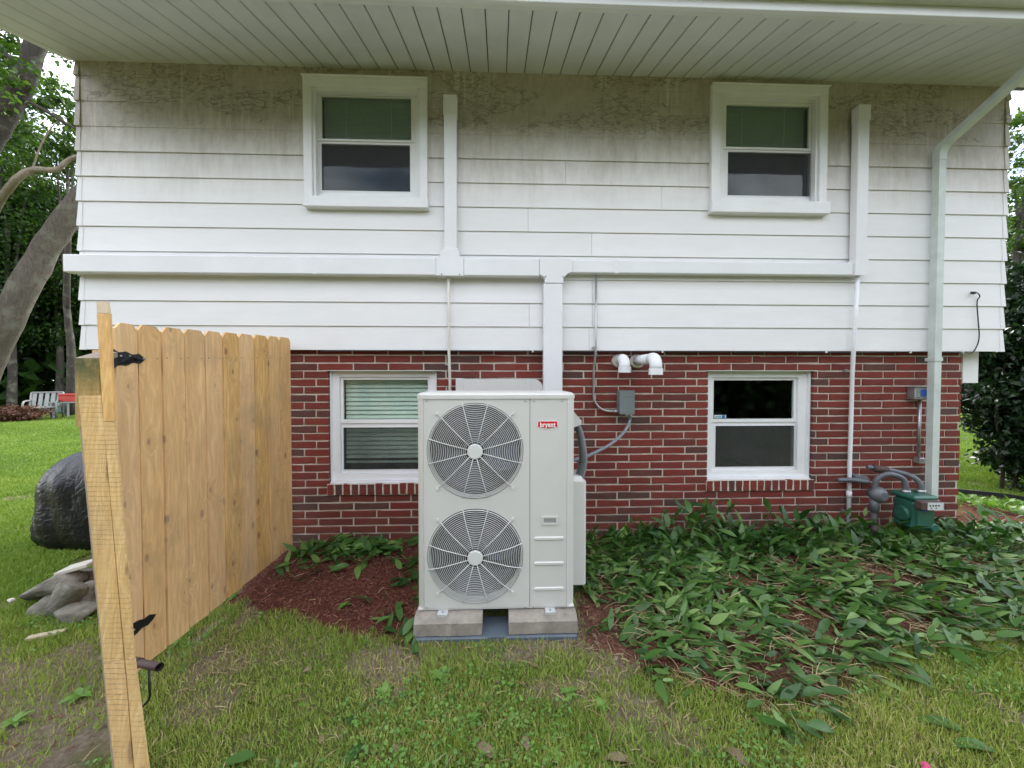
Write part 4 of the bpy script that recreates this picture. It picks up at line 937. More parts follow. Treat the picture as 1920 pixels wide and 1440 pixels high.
for ci, (cx_, cz) in enumerate(FC):
    cx_ = fx
    g = sub('fan_guard', M['wire'], lambda b: b.tube([(cx_, YF - .030, cz), (cx_, YF - .026, cz), (cx_, YF - .012, cz)], [.040, .047, .047], 40), hp)
    nR = 22
    for k in range(nR):
        r_ = .060 + (FR - .008 - .060) * k / (nR - 1); yy = YF - .022 + .020 * smooth(.20, .30, r_); c0 = Vector((cx_, float(yy), cz))
        if k not in ringm:
            o = sub('guard_ring', M['wire'], lambda b: b.tube([(cx_ + r_ * math.cos(2 * math.pi * i / 80), float(yy), cz + r_ * math.sin(2 * math.pi * i / 80)) for i in range(80)], .0018 if k < nR - 1 else .0032, 5, closed=True), g, origin=c0); ringm[k] = o.data
        else: link('guard_ring', ringm[k], c0, g)
    for k in range(12):
        a_ = R(15 + 30 * k); long_ = k in (1, 4, 7, 10); dx, dz = math.cos(a_), math.sin(a_); re = .318 if long_ else .296
        pts = [(cx_ + dx * q, float(YF - .0265 + .021 * smooth(.20, .30, q)), cz + dz * q) for q in (.045, .12, .20, .24, .275, .292)] + [(cx_ + dx * re, YF - .002, cz + dz * re)]
        sp = sub('guard_spoke', M['wire'], lambda b: b.tube(pts, .0026, 6), g)
        if long_: sub('guard_screw', M['wire'], lambda b: b.cyl((cx_ + dx * .322, YF - .008, cz + dz * .322), (cx_ + dx * .322, YF - .0005, cz + dz * .322), .009, 12), g)
    fan = sub('fan', M['blade'], lambda b: b.tube([(cx_, YF + .045, cz), (cx_, YF + .05, cz), (cx_, YF + .11, cz)], [.03, .065, .065], 24), hp)
    for k in range(3):
        a0 = R(120 * k + (18 if ci else -12)); vs = []; fs = []; nr, na = 6, 9
        for i in range(nr + 1):
            r_ = .062 + .205 * i / nr
            for j in range(na + 1):
                s = j / na; th = a0 + (s - .5) * R(92 - 8 * i / nr) + .5 * (i / nr) ** 2; vs.append((cx_ + r_ * math.cos(th), YF + .055 + .06 * s + .01 * math.sin(s * 3.1), cz + r_ * math.sin(th)))
        for i in range(nr):
            for j in range(na): a_ = i * (na + 1) + j; fs.append((a_, a_ + 1, a_ + na + 2, a_ + na + 1))
        sub('blade', M['blade'], lambda b: b.add(vs, fs, True), fan)
# pressed grooves, handle, badge
def pill(b, x0, x1, zc, h, y0, y1):
    n = 6; P = [(x1 - h + h * math.cos(R(t)), zc + h * math.sin(R(t))) for t in range(-90, 91, 30)] + [(x0 + h + h * math.cos(R(t)), zc + h * math.sin(R(t))) for t in range(90, 271, 30)]
    Q = [((p[0] - (x0 + x1) / 2) * .965 + (x0 + x1) / 2, (p[1] - zc) * .55 + zc) for p in P]; m = len(P)
    vs = [(p[0], y1, p[1]) for p in P] + [(p[0], y0, p[1]) for p in Q]
    b.add(vs, [tuple(range(m, 2 * m))] + [(i, (i + 1) % m, m + (i + 1) % m, m + i) for i in range(m)])
for (px, py) in ((800, 1139), (985, 1139), (1000, 1139), (1055, 1139), (800, 752), (985, 752), (1001, 752), (1054, 752)):
    q = at(px, py, YF); sub('panel_screw', M['steel'], lambda b: b.cyl((q.x, YF - .0035, q.z), (q.x, YF + .0, q.z), .0045, 8), hp)
for py in (1009.5, 1056.5, 1104): sub('pressed_groove', ac, lambda b: pill(b, ax(1001, YF, py), ax(1057.5, YF, py), az(py, YF, 1030), .0125, YF - .006, YF - .0003), hp)
h0, h1 = at(1015.5, 984, YF), at(1046, 967.5, YF)
sub('handle_frame', ac, lambda b: ring(b, (h0.x, h1.x, h0.z, h1.z), (h0.x + .012, h1.x - .012, h0.z + .012, h1.z - .012), YF - .005, YF - .0003), hp)
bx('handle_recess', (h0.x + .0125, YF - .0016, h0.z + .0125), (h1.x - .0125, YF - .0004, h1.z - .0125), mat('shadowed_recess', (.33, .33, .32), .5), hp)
q0, q1 = at(1007.5, 804.5, YF), at(1046, 789, YF); w_, hh = q1.x - q0.x, q1.z - q0.z
def bshape(g): return [(q0.x + g + .002, q1.z - g), (q1.x - g - .002, q1.z - g), (q1.x - g, q0.z + .012 + g * .6), ((q0.x + q1.x) / 2, q0.z + g), (q0.x + g, q0.z + .012 + g * .6)]
bd = sub('badge', M['white'], lambda b: b.prism(bshape(0), YF - .0022, YF - .0003), hp); sub('badge_field', M['red'], lambda b: b.prism(bshape(.0028), YF - .0030, YF - .00225), bd)
cu = bpy.data.curves.new('lettering', 'FONT'); cu.body = 'bryant'; cu.size = .041; cu.extrude = .0006; cu.align_x = 'CENTER'; cu.align_y = 'CENTER'; cu.offset = .0012; cu.space_character = 1.06
to = bpy.data.objects.new('tmp', cu); SC.collection.objects.link(to); bpy.context.view_layer.update()
me = bpy.data.meshes.new_from_object(to); bpy.data.objects.remove(to); me.name = 'lettering'; me.materials.clear(); me.materials.append(M['white'])
me.transform(Matrix.Rotation(R(90), 4, 'X') @ Matrix.Diagonal((.84, 1, 1, 1)))
link('lettering', me, ((q0.x + q1.x) / 2, YF - .0037, (q0.z + q1.z) / 2 + .001), bd)
# right side covers and bundled lines
s0, s1 = at(1098, 1094, -.80), at(1098, 897, -.80)
b = MB(); b.prism([(X1 + .002, -.815), (s0.x - .014, -.815), (s0.x, -.80), (s0.x, -.63), (X1 + .002, -.63)], s0.z, s1.z - .02, 'z'); b.build('valve_cover', ac, hp)
b = MB(); yA, yB_ = -.815, -.63; b.hexa([(X1 + .002, yA, s1.z - .019), (s0.x - .014, yA, s1.z - .019), (s0.x - .03, yA + .02, s1.z + .012), (X1 + .002, yA + .02, s1.z + .012)], [(X1 + .002, yB_, s1.z - .019), (s0.x, yB_, s1.z - .019), (s0.x - .02, yB_, s1.z + .012), (X1 + .002, yB_, s1.z + .012)]); b.build('valve_cover_top', ac, hp)
k0, k1, k2, k3 = at(1074, 762, -.76), at(1088.5, 788, -.76), at(1087, 795, -.76), at(1074, 803, -.76)
sub('cable_hood', ac, lambda b: b.prism([(X1 + .001, k0.z), (k1.x, k1.z), (k2.x, k2.z), (X1 + .001, k3.z)], -.80, -.69), hp)
for k, (dy, dx) in enumerate(((-.76, 0), (-.735, -5), (-.71, 3), (-.745, 5))):
    pts = spline([at(1080 + dx * .4, 792, dy), at(1088 + dx * .6, 815, dy), at(1093 + dx * .8, 850, dy), at(1091 + dx, 878, dy), at(1083 + dx, 905, dy)], 6)
    sub('line_bundle', M['hose'] if k != 3 else M['flex'], lambda b: b.tube(pts, .0135, 9), hp)
sub('cable_tie', M['black'], lambda b: b.tube([at(1077, 861, -.72), at(1083, 867, -.775), at(1092, 867, -.78), at(1098, 861, -.76)], .002, 5), hp)
for px in (831, 1031):
    X = ax(px, YF, 1150); b = MB(); b.hexa([(X - .03, YF - .035, ZA - .004), (X + .03, YF - .035, ZA - .004), (X + .03, YF - .035, ZA + .0), (X - .03, YF - .035, ZA)], [(X - .03, YF + .05, ZA - .004), (X + .03, YF + .05, ZA - .004), (X + .03, YF + .05, ZA), (X - .03, YF + .05, ZA)])
    ft = b.build('foot', M['zinc'], hp); sub('anchor_bolt', M['steel'], lambda b_: b_.cyl((X, YF - .018, ZA), (X, YF - .018, ZA + .012), .007, 6), ft)
    b = MB(); b.hexa([(X - .032, YF - .037, ZA - .045), (X + .032, YF - .037, ZA - .045), (X + .032, YF - .037, ZA + .001), (X - .032, YF - .037, ZA + .001)], [(X - .032, YF - .040, ZA - .045), (X + .032, YF - .040, ZA - .045), (X + .032, YF - .040, ZA + .001), (X - .032, YF - .040, ZA + .001)])
    b.build('foot_plate', M['zinc'], ft)
    for dx in (-.014, .014): sub('bolt_hole', M['black'], lambda b_: b_.cyl((X + dx, YF - .0415, ZA - .022), (X + dx, YF - .0402, ZA - .022), .006, 8), ft)
# blocks and pad
YPf = -1.045
zpad = az(1191, YPf, 930)
for px0, px1, lab in ((775, 904, 'left concrete block under the outdoor unit, pale and dry'), (954, 1083, 'right concrete block under the outdoor unit, with a damp stained lower half')):
    xa, xb = ax(px0, YPf, 1175), ax(px1, YPf, 1175); zt_ = ZA - .005
    b = MB(); pr = [(YPf + .0, zpad + .002), (YPf + .004, zt_ - .030), (YPf + .045, zt_), (YPf + .42, zt_), (YPf + .42, zpad + .002)]; ns = 16; vs = []; rr_ = random.Random(px0)
    for i in range(ns + 1):
        x = xa + (xb - xa) * i / ns
        for k, p in enumerate(pr):
            e = .0016 if 0 < i < ns else .0006; vs.append((x + (rr_.random() - .5) * .001, p[0] + (rr_.random() - .5) * 2 * e, p[1] + (rr_.random() - .5) * 2 * e * (k not in (2, 3))))
    n = 5; fs = [tuple(range(n))[::-1], tuple(range(ns * n, ns * n + n))]
    for i in range(ns):
        for k in range(n): fs.append((i * n + k, i * n + (k + 1) % n, (i + 1) * n + (k + 1) % n, (i + 1) * n + k))
    b.add(vs, [f for f in fs]); b.build('concrete_block', M['concrete'], label=lab, cat='concrete block', group='blocks under the outdoor unit')
xa, xb = ax(776, YPf - .015, 1200), ax(1083, YPf - .015, 1200)
t = thing('equipment_pad', ((xa + xb) / 2, YPf + .2, -.02), 'flat blue grey plastic pad lying in the grass under the two concrete blocks', 'pad')
bx('slab', (xa, YPf - .015, -.03), (xb, YPf + .46, zpad - .003), M['pad'], t, .006)
xm = ax(931, YPf, 1195); bx('molded_tab', (xm - .05, YPf - .018, zpad - .03), (xm + .05, YPf + .05, zpad + .0005), M['pad'], t)

# ================================================================ wooden gate and its post
GF = at(545, 800, -.03); gd = Vector((-.069, -1, 0)).normalized(); gn = Vector((-gd.y, gd.x, 0)).normalized()
if gn.x < 0: gn = -gn
def ong(px, py, off=0):
    r = ray(px, py); p0 = Vector((GF.x, GF.y, 0)) + gn * off; s = (p0 - CAM).dot(gn) / r.dot(gn); return CAM + r * s
def gs(p): return (p - Vector((GF.x, GF.y, 0))).dot(gd)
gt = thing('wooden_gate', (GF.x + gd.x * .7, GF.y + gd.y * .7, .1), 'tall gate of upright golden brown boards with notched tops, standing out from the brick wall', 'gate')
E_ = [210, 253.8, 298.6, 341.3, 380.6, 413.4, 444.5, 473.6, 499.4, 520.6, 542]
TY = [607, 611.5, 615.5, 619, 622, 624.5, 627, 629, 631, 633]
print('gate s', [round(gs(ong(p, 737)), 3) for p in E_])
for i in range(10):
    sa, sb = gs(ong(E_[i + 1], 737)), gs(ong(E_[i], 737))
    pm = (E_[i] + E_[i + 1]) / 2; zt_ = ong(pm, TY[i]).z; zb_ = ong(pm + 12, 1238 - (pm + 12 - 277) * .80).z
    g = .0045; c_ = .028; nseg = 10
    s0_, s1_ = sa + g, sb - g; thk = .016; warp = [random.uniform(-.0025, .0025) for _ in range(nseg + 1)]
    poly = [(s0_, zb_)] + [(s1_, zb_)] + [(s1_, zt_ - c_), (s1_ - c_ * .8, zt_), (s0_ + c_ * .8, zt_), (s0_, zt_ - c_)]
    off = random.uniform(0, .006); tw = random.uniform(-.003, .003); vs = []
    base = Vector((GF.x, GF.y, 0))
    for d in (off + thk, off):
        for (s_, z_) in poly: vs.append(base + gd * s_ + gn * (d + tw * (s_ - (s0_ + s1_) / 2) / .14 * (z_ - 1)) + Vector((0, 0, z_)))
    n = 6; b = MB(); b.add(vs, [tuple(range(n))[::-1], tuple(range(n, 2 * n))] + [(k, (k + 1) % n, n + (k + 1) % n, n + k) for k in range(n)]); b.build('board', M['gate'], gt)
    for zz in (ong(pm, 672).z,):
        for ss in (s0_ + .02, s1_ - .02): sub('nail', M['rusty'], lambda b_: b_.cyl(base + gd * ss + gn * (off + thk - .001) + Vector((0, 0, zz)), base + gd * ss + gn * (off + thk + .0012) + Vector((0, 0, zz)), .0032, 6), gt)
for zz in (.35, 1.62):
    base = Vector((GF.x, GF.y, 0)); P_ = [base + gd * s_ - gn * o_ for s_ in (.02, 1.40) for o_ in (.001, .04)]
    b = MB(); b.hexa([P_[0] + Vector((0, 0, zz)), P_[2] + Vector((0, 0, zz)), P_[2] + Vector((0, 0, zz + .09)), P_[0] + Vector((0, 0, zz + .09))], [P_[1] + Vector((0, 0, zz)), P_[3] + Vector((0, 0, zz)), P_[3] + Vector((0, 0, zz + .09)), P_[1] + Vector((0, 0, zz + .09))]); b.build('rail', M['gate'], gt)
def hinge(outer, holes, conv):
    loop = list(outer)
    for h in holes: # keyhole cut
        bi, bj = min(((i, j) for i in range(len(loop)) for j in range(len(h))), key=lambda ij: (loop[ij[0]][0] - h[ij[1]][0]) ** 2 + (loop[ij[0]][1] - h[ij[1]][1]) ** 2)
        loop = loop[:bi + 1] + h[bj:] + h[:bj + 1] + loop[bi:]
    P = [conv(p) for p in loop]; n = len(P); vs = [ong(p[0], p[1], .0235) for p in P] + [ong(p[0], p[1], .0205) for p in P]
    b = MB(); b.add(vs, [tuple(range(n)), tuple(range(2 * n - 1, n - 1, -1))] + [((i + 1) % n, i, n + i, n + (i + 1) % n) for i in range(n)]); return b.build('hinge', M['black'], gt)
h1_ = hinge([(285, 515), (318, 512), (345, 530), (380, 550), (415, 548), (440, 543), (465, 555), (490, 568), (520, 570), (545, 562), (562, 570), (585, 590), (612, 604), (590, 625), (570, 645), (550, 650), (520, 640), (490, 643), (465, 660), (440, 668), (405, 660), (370, 665), (340, 690), (315, 708), (290, 690)],
      [[(358, 578), (372, 590), (400, 598), (430, 602), (400, 615), (378, 638), (362, 632), (368, 606)], [(494, 592), (515, 600), (540, 604), (515, 616), (497, 622)]], lambda p: (140 + p[0] * .21875, 540 + p[1] * .21875))
h2_ = hinge([(715, 645), (755, 622), (780, 608), (812, 600), (840, 577), (880, 573), (862, 603), (835, 635), (800, 652), (775, 680), (738, 712), (722, 700), (765, 658), (735, 655)], [], lambda p: (p[0] / 3, 960 + p[1] / 3))
for (px, py) in ((227, 667), (244, 667), (270, 672)): sub('hinge_bolt', M['steel'], lambda b: b.cyl(ong(px, py, .0236), ong(px, py, .027), .0045, 8), h1_)
# post set
def slabpx(F4, d, thk, name, m, parent, **k):
    Fv = [atd(px, py, d - .15 * (py - 600) / 900) for px, py in F4]; Bv = [v + Vector((0, 1, 0)) * thk for v in Fv]
    b = MB(); b.hexa(Fv, Bv); return b.build(name, m, parent, **k)
pt = thing('gate_post', atd(240, 1400, 1.55), 'leaning rough sawn fence post with a mossy top, nearest the viewer', 'fence post')
slabpx([(141, 672), (141, 800), (186, 800), (186, 672)][::-1], 1.57, .05, 'post_top', M['mossy'], pt)
v = [atd(141, 672, 1.56), atd(186, 672, 1.56), atd(184, 664, 1.56) + Vector((0, .08, .012)), atd(143, 664, 1.56) + Vector((0, .08, .012))]
b = MB(); lo_ = [q - Vector((0, 0, .02)) for q in v]; b.hexa([x_ + Vector((0, 0, .0225)) for x_ in lo_], lo_); b.build('post_cap', M['greywood'], pt)
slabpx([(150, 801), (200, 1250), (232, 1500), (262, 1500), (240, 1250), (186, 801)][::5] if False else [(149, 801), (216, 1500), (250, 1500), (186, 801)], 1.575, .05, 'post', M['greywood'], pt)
L0 = [(147, 742), (194, 1243), (200, 1308), (222, 1500)]; R0 = [(189.5, 742), (232, 1236), (238, 1298), (254, 1500)]
for i in range(3):
    e = 1.0 if i else 0
    slabpx([(L0[i][0], L0[i][1] + e), (L0[i + 1][0], L0[i + 1][1]), (R0[i + 1][0], R0[i + 1][1]), (R0[i][0], R0[i][1] + e)], 1.548, .012, 'facing_board', M['post'], pt, label=None)
jb = thing('gate_stile', atd(262, 1400, 1.54), 'tall narrow rough sawn upright beside the mossy post, carrying the gate hinges', 'fence upright')
slabpx([(181, 588), (193, 790), (236, 1236), (257, 1500), (282, 1500), (246, 1236), (207, 790), (203, 588)][0:1] + [(194, 790), (213, 790), (205, 588)], 1.545, .010, 'upright', M['gate'], jb)
slabpx([(194, 791), (235, 1236), (250, 1236), (213, 791)], 1.545, .010, 'upright', M['post'], jb)
slabpx([(235, 1237), (257, 1500), (284, 1500), (250, 1237)], 1.545, .010, 'upright', M['post'], jb)
slabpx([(180.5, 566), (181.5, 587), (204, 587), (201.5, 566)], 1.545, .010, 'upright_tip', mat('fresh_cut_wood', (.62, .50, .34), .7, var=.15, vs=20), jb)
t = thing('latch_pipe', ong(270, 1250), 'short dark rusty pipe sticking out at the foot of the gate', 'pipe')
a, c = atd(246, 1240, 1.66), atd(299, 1251, 1.56); sub('pipe', M['rusty'], lambda b: (b.tube([a, c], .0155, 14, caps=False), b.tube([c, a], .0125, 14, caps=False)), t, kind=None)
sub('inner_plug', M['black'], lambda b: b.cyl(a + (c - a) * .1, a + (c - a) * .8, .0123, 10), t)
sub('pipe_collar', M['rusty'], lambda b: b.tube([a + (c - a) * .05, a + (c - a) * .32], .0195, 12), t)
t = thing('drop_bracket', ong(280, 1300), 'thin bent dark metal bracket hanging below the rusty pipe', 'bracket')
sub('bar', M['black'], lambda b: b.tube([atd(279, 1255, 1.62), atd(281, 1305, 1.62), atd(279, 1313, 1.62), atd(262, 1330, 1.60), atd(255, 1334, 1.60)], .0048, 6), t)
# ================================================================ plants and yard
def inview(x, y, z=0.05, m=200):
    dx, dy, dz = x - CAM.x, y - CAM.y, z - CAM.z; Ri = RM.transposed()
    cx_ = Ri[0][0] * dx + Ri[0][1] * dy + Ri[0][2] * dz; cy_ = Ri[1][0] * dx + Ri[1][1] * dy + Ri[1][2] * dz; cz_ = -(Ri[2][0] * dx + Ri[2][1] * dy + Ri[2][2] * dz)
    cz_ = np.where(cz_ > .2, cz_, .2); px = 960 + F * cx_ / cz_; py = 720 - F * cy_ / cz_
    return (px > -m) & (px < 1920 + m) & (py > 500) & (py < 1440 + m * 2), px, py
def house_mask(x, y): return (y > -.01) & (x > HXL - .2) & (x < HXR + .2)
def pad_mask(x, y): return (x > xa - .01) & (x < xb + .01) & (y > YPf - .02) & (y < YPf + .47)
def base_mask(x, y):
    ok, px, py = inview(x, y); return ok & ~((y > .02) & (x > BXL - .1) & (x < BXR + .02)) & ~pad_mask(x, y), px, py
def sample_near(n, x0, x1, y0, y1): return rng.uniform(x0, x1, n), rng.uniform(y0, y1, n)
def blade_tmpl(): return np.array([(-.5, 0, 0), (.5, 0, 0), (-.36, .10, .55), (.36, .10, .55), (0, .38, 1.0)]), np.array([(0, 1, 3), (0, 3, 2), (2, 3, 4)])
def grass(name, x, y, L0_, L1_, w, lab):
    n = len(x); tv, tf = blade_tmpl(); yaw = rng.uniform(0, 6.283, n); lean = rng.normal(0, .35, n)
    L_ = rng.uniform(L0_, L1_, n) * (.55 + .9 * fbm(x, y, 2.2, 41)); rm = rotmats(yaw, lean, rng.normal(0, .2, n))
    sc = np.stack([np.full(n, w) * rng.uniform(.7, 1.3, n), L_, L_], 1); pos = np.stack([x, y, hgt(x, y) - .003], 1)
    V, Fc = scatter(tv, tf, pos, rm, sc)
    col = np.clip(.16 + .62 * fbm(x, y, 1.4, 51) + rng.normal(0, .13, n) + .32 * (rng.random(n) < .13) + .25 * smooth(.55, .75, fbm(x, y, 2.3, 21)), 0, 1)
    me = npmesh(name, V, Fc, M['grass'], np.repeat(col, len(tv))); return link(name, me, (0, 0, 0), kind='stuff', label=lab)
# near lawn
x, y = sample_near(420000, -3.4, 4.6, -2.35, -.2)
ok, px, py = base_mask(x, y); mu = mulchm(x, y); di = dirtm(x, y)
keep = ok & (rng.random(len(x)) > mu * 1.35) & (rng.random(len(x)) > di * .72) & (rng.random(len(x)) < .35 + 1.0 * fbm(x, y, 3.1, 61)) & ~((x > -1.86) & (x < -1.60) & (y < -1.55) & (y > -1.85))
x, y = x[keep], y[keep]; print('near blades', len(x))
grass('lawn_grass', x, y, .018, .046, .0038, 'patchy mown green and straw coloured grass in front of the house')
x, y = sample_near(60000, -3.2, 4.6, -2.3, -.3); ok, px, py = base_mask(x, y)
keep = ok & (fbm(x, y, 9, 101) > .62) & (mulchm(x, y) < .4) & (dirtm(x, y) < .8) & (fbm(x, y, 2.2, 41) > .4) & ~((x > -1.86) & (x < -1.60) & (y < -1.55)); x, y = x[keep], y[keep]; print('tufts', len(x))
grass('grass_tufts', x, y, .045, .085, .0042, 'taller tufts of grass standing out of the mown lawn')
# left yard and right yard
n = 260000; d = np.exp(rng.uniform(np.log(1.9), np.log(17), n)); lat = rng.uniform(-1.45, -.98, n) * d; x, y = lat, CAM.y + d
n2 = 90000; d2 = np.exp(rng.uniform(np.log(3.0), np.log(16), n2)); x2, y2 = rng.uniform(1.10, 1.5, n2) * d2, CAM.y + d2
x, y, d = np.concatenate([x, x2]), np.concatenate([y, y2]), np.concatenate([d, d2])
ok, px, py = base_mask(x, y); keep = ok & ~house_mask(x, y) & (rng.random(len(x)) > mulchm(x, y) * 1.3) & (rng.random(len(x)) > dirtm(x, y) * .93) & ((x < GX - .1) | (x > 4)) & ~((x > -3.4) & (y > -2.35) & (y < -.2) & (x < 4.6))
x, y, d = x[keep], y[keep], d[keep]; print('yard blades', len(x))
nn = len(x); tv, tf = blade_tmpl(); L_ = rng.uniform(.025, .06, nn) * np.clip(.6 + d * .05, .7, 1.6)
V, Fc = scatter(tv, tf, np.stack([x, y, hgt(x, y) - .003], 1), rotmats(rng.uniform(0, 6.28, nn), rng.normal(0, .3, nn), rng.normal(0, .2, nn)), np.stack([.0032 + d * .0011, L_, L_], 1))
col = np.clip(-.02 + .42 * fbm(x, y, .9, 71) + rng.normal(0, .10, nn) + .12 * (rng.random(nn) < .06), 0, 1)
link('yard_grass', npmesh('yard_grass', V, Fc, M['grass'], np.repeat(col, len(tv))), (0, 0, 0), kind='stuff', label='smooth green lawn running back past the corners of the house')
# creeping small leaved weeds through the near lawn
x, y = sample_near(34000, -3.2, 4.4, -2.3, -.7); ok, px, py = base_mask(x, y)
keep = ok & (fbm(x, y, 2.6, 81) + .25 * fbm(x, y, 13, 83) > .66) & (mulchm(x, y) < .5) & (dirtm(x, y) < .7); x, y = x[keep], y[keep]; nn = len(x)
tv, tf = leaf_template(2, .85, .05, .15); s_ = rng.uniform(.010, .024, nn)
V, Fc = scatter(tv, tf, np.stack([x, y, hgt(x, y) + rng.uniform(.012, .035, nn)], 1), rotmats(rng.uniform(0, 6.28, nn), rng.normal(.15, .35, nn), rng.normal(0, .35, nn)), np.stack([s_, s_, s_], 1))
link('creeping_weeds', npmesh('creeping_weeds', V, Fc, M['weed'], np.repeat(rng.random(nn), len(tv))), (0, 0, 0), kind='stuff', label='small round leaved creeping weeds spread through the near lawn')
# mulch chips
x, y = sample_near(60000, -2.2, 5.6, -1.9, .06); x3, y3 = rng.uniform(3.8, 6.5, 9000), rng.uniform(-.9, 1.2, 9000); x, y = np.concatenate([x, x3]), np.concatenate([y, y3])
ok, px, py = base_mask(x, y); keep = ok & (rng.random(len(x)) < mulchm(x, y) * .75 + dirtm(x, y) * .05); x, y = x[keep], y[keep]; nn = len(x); print('chips', nn)
tv = np.array([(-.5, 0, 0), (.5, 0, 0), (.4, 1, 0), (-.3, 1, .0), (0, .1, .5), (0, .9, .45)]); tf = np.array([(0, 1, 4), (1, 2, 5), (1, 5, 4), (2, 3, 5), (3, 0, 4), (3, 4, 5), (0, 3, 2), (0, 2, 1)])
V, Fc = scatter(tv, tf, np.stack([x, y, hgt(x, y) + rng.uniform(-.002, .010, nn)], 1), rotmats(rng.uniform(0, 6.28, nn), rng.normal(0, .35, nn), rng.normal(0, .6, nn)), np.stack([rng.uniform(.004, .010, nn), rng.uniform(.012, .042, nn), rng.uniform(.003, .008, nn)], 1))
link('mulch_chips', npmesh('mulch_chips', V, Fc, M['chips'], np.repeat(rng.random(nn) ** .8, len(tv))), (0, 0, 0), kind='stuff', label='reddish brown shredded bark mulch along the foot of the brick wall')
# straw, clippings and stems
x, y = sample_near(19000, -2.6, 4.8, -2.3, -.1); ok, px, py = base_mask(x, y)
lf = soft(LEAFY, x, y); strawm = .24 + .16 * lf + .35 * (dirtm(x, y) > .3) + 0 * x
keep = ok & (rng.random(len(x)) < strawm * (1 - .8 * soft(BED_L, x, y))) & (x > GX + .03); x, y = x[keep], y[keep]; nn = len(x)
tv = np.array([(-.5, 0, 0), (.5, 0, 0), (-.5, .33, .12), (.5, .33, .12), (-.45, .66, .13), (.45, .66, .13), (0, 1, 0)]); tf = np.array([(0, 1, 3), (0, 3, 2), (2, 3, 5), (2, 5, 4), (4, 5, 6)])
lfk = soft(LEAFY, x, y) > .5; L_ = rng.uniform(.03, .09, nn) * np.where(lfk, 2.0, 1)
V, Fc = scatter(tv, tf, np.stack([x, y, hgt(x, y) + rng.uniform(.004, .02, nn) + lfk * rng.uniform(0, .05, nn)], 1), rotmats(np.where(lfk, rng.normal(-2.0, .8, nn), rng.uniform(0, 6.28, nn)), rng.normal(0, .15, nn), rng.normal(0, .8, nn)), np.stack([rng.uniform(.0018, .0042, nn), L_, L_], 1))
link('dry_straw', npmesh('dry_straw', V, Fc, M['straw'], np.repeat(rng.random(nn), len(tv))), (0, 0, 0), kind='stuff', label='dry straw stems and clippings scattered over the soil and lawn')
# trampled lily leaves
def leaves(name, x, y, yaw, pitch, L0_, L1_, z0, z1, m, lab, wid=.32, segs=5, curve=.25, wr=(.8, 1.25)):
    nn = len(x); tv, tf = leaf_template(segs, wid, .05, curve); s_ = rng.uniform(L0_, L1_, nn)
    cv = rng.normal(.5, .7, nn)
    V, Fc = scatter(tv, tf, np.stack([x, y, hgt(x, y) + rng.uniform(z0, z1)], 1), rotmats(yaw, pitch, rng.normal(0, .42, nn)), np.stack([s_ * rng.uniform(*wr, nn), s_, s_ * cv], 1))
    rr_ = np.clip(rng.normal(.50, .22, nn), 0, 1); rr_ = np.where(rng.random(nn) < .05, .97, rr_)
    link(name, npmesh(name, V, Fc, m, np.repeat(rr_, len(tv)), smooth=True), (0, 0, 0), kind='stuff', label=lab); return nn
x, y = sample_near(24000, -1.0, 6.4, -2.0, -.02); ok, px, py = base_mask(x, y); lf = soft(LEAFY, x, y, .16) ** 1.3 * (.45 + .55 * smooth(-1.45, -.7, y))
bare = np.zeros(len(x))
for (bqx, bqy, br) in ((1500, 1165, .14), (1640, 1090, .16), (1390, 1105, .10), (1340, 1290, .10), (1600, 1290, .12), (1120, 1150, .12), (1700, 1170, .10)):
    q = P2(bqx, bqy); bare = np.maximum(bare, np.exp(-((x - q[0]) ** 2 / (br * 1.5) ** 2 + (y - q[1]) ** 2 / br ** 2)))
keep = ok & (rng.random(len(x)) < lf * 1.0) & (rng.random(len(x)) > bare * 1.15) & (rng.random(len(x)) < .42 + fbm(x, y, 2.0, 91)); x, y = x[keep], y[keep]; nn = len(x); print('lily', nn)
ycl = -2.15 + (fbm(x, y, 1.3, 95) - .5) * 2.4 + rng.normal(0, .75, nn)   # swept to the lower right in clumps
up = smooth(-.45, -.08, y) * .8
z1 = .02 + .085 * fbm(x, y, 2.4, 97)
leaves('trampled_lily_leaves', x, y, ycl, rng.normal(0.06, .38, nn) + up * rng.uniform(0, 1.2, nn), .05, .15, .006, z1, M['lily'], 'heap of flattened dark green lance shaped leaves right of the outdoor unit', wid=.31)
# upright plants close to the wall
q = [(1180, .05), (1240, .1), (1215, .16), (1290, .34), (1322, .38), (1360, .2), (1400, .16), (1475, .26), (1520, .18), (1560, .22), (1620, .22), (1668, .06), (1700, .04), (1800, .12), (1860, .2), (1890, .25)]
x = np.concatenate([rng.normal(at(p, 1000, -.2).x, .09, 46) for p, h_ in q]); y = rng.uniform(-.42, -.06, len(x)); hh_ = np.repeat([h_ for p, h_ in q], 46) * rng.random(len(x))
pos_z = hh_; nn = len(x); tv, tf = leaf_template(5, .34, .05, .3); s_ = rng.uniform(.08, .16, nn)
V, Fc = scatter(tv, tf, np.stack([x, y, hgt(x, y) + pos_z], 1), rotmats(rng.uniform(0, 6.28, nn), rng.uniform(.1, 1.3, nn), rng.normal(0, .4, nn)), np.stack([s_, s_, s_ * .8], 1))
link('wall_foot_plants', npmesh('wall_foot_plants', V, Fc, M['lily'], np.repeat(np.clip(rng.normal(.35, .2, nn), 0, 1), len(tv)), smooth=True), (0, 0, 0), kind='stuff', label='leafy green plants growing upright along the foot of the brick wall')
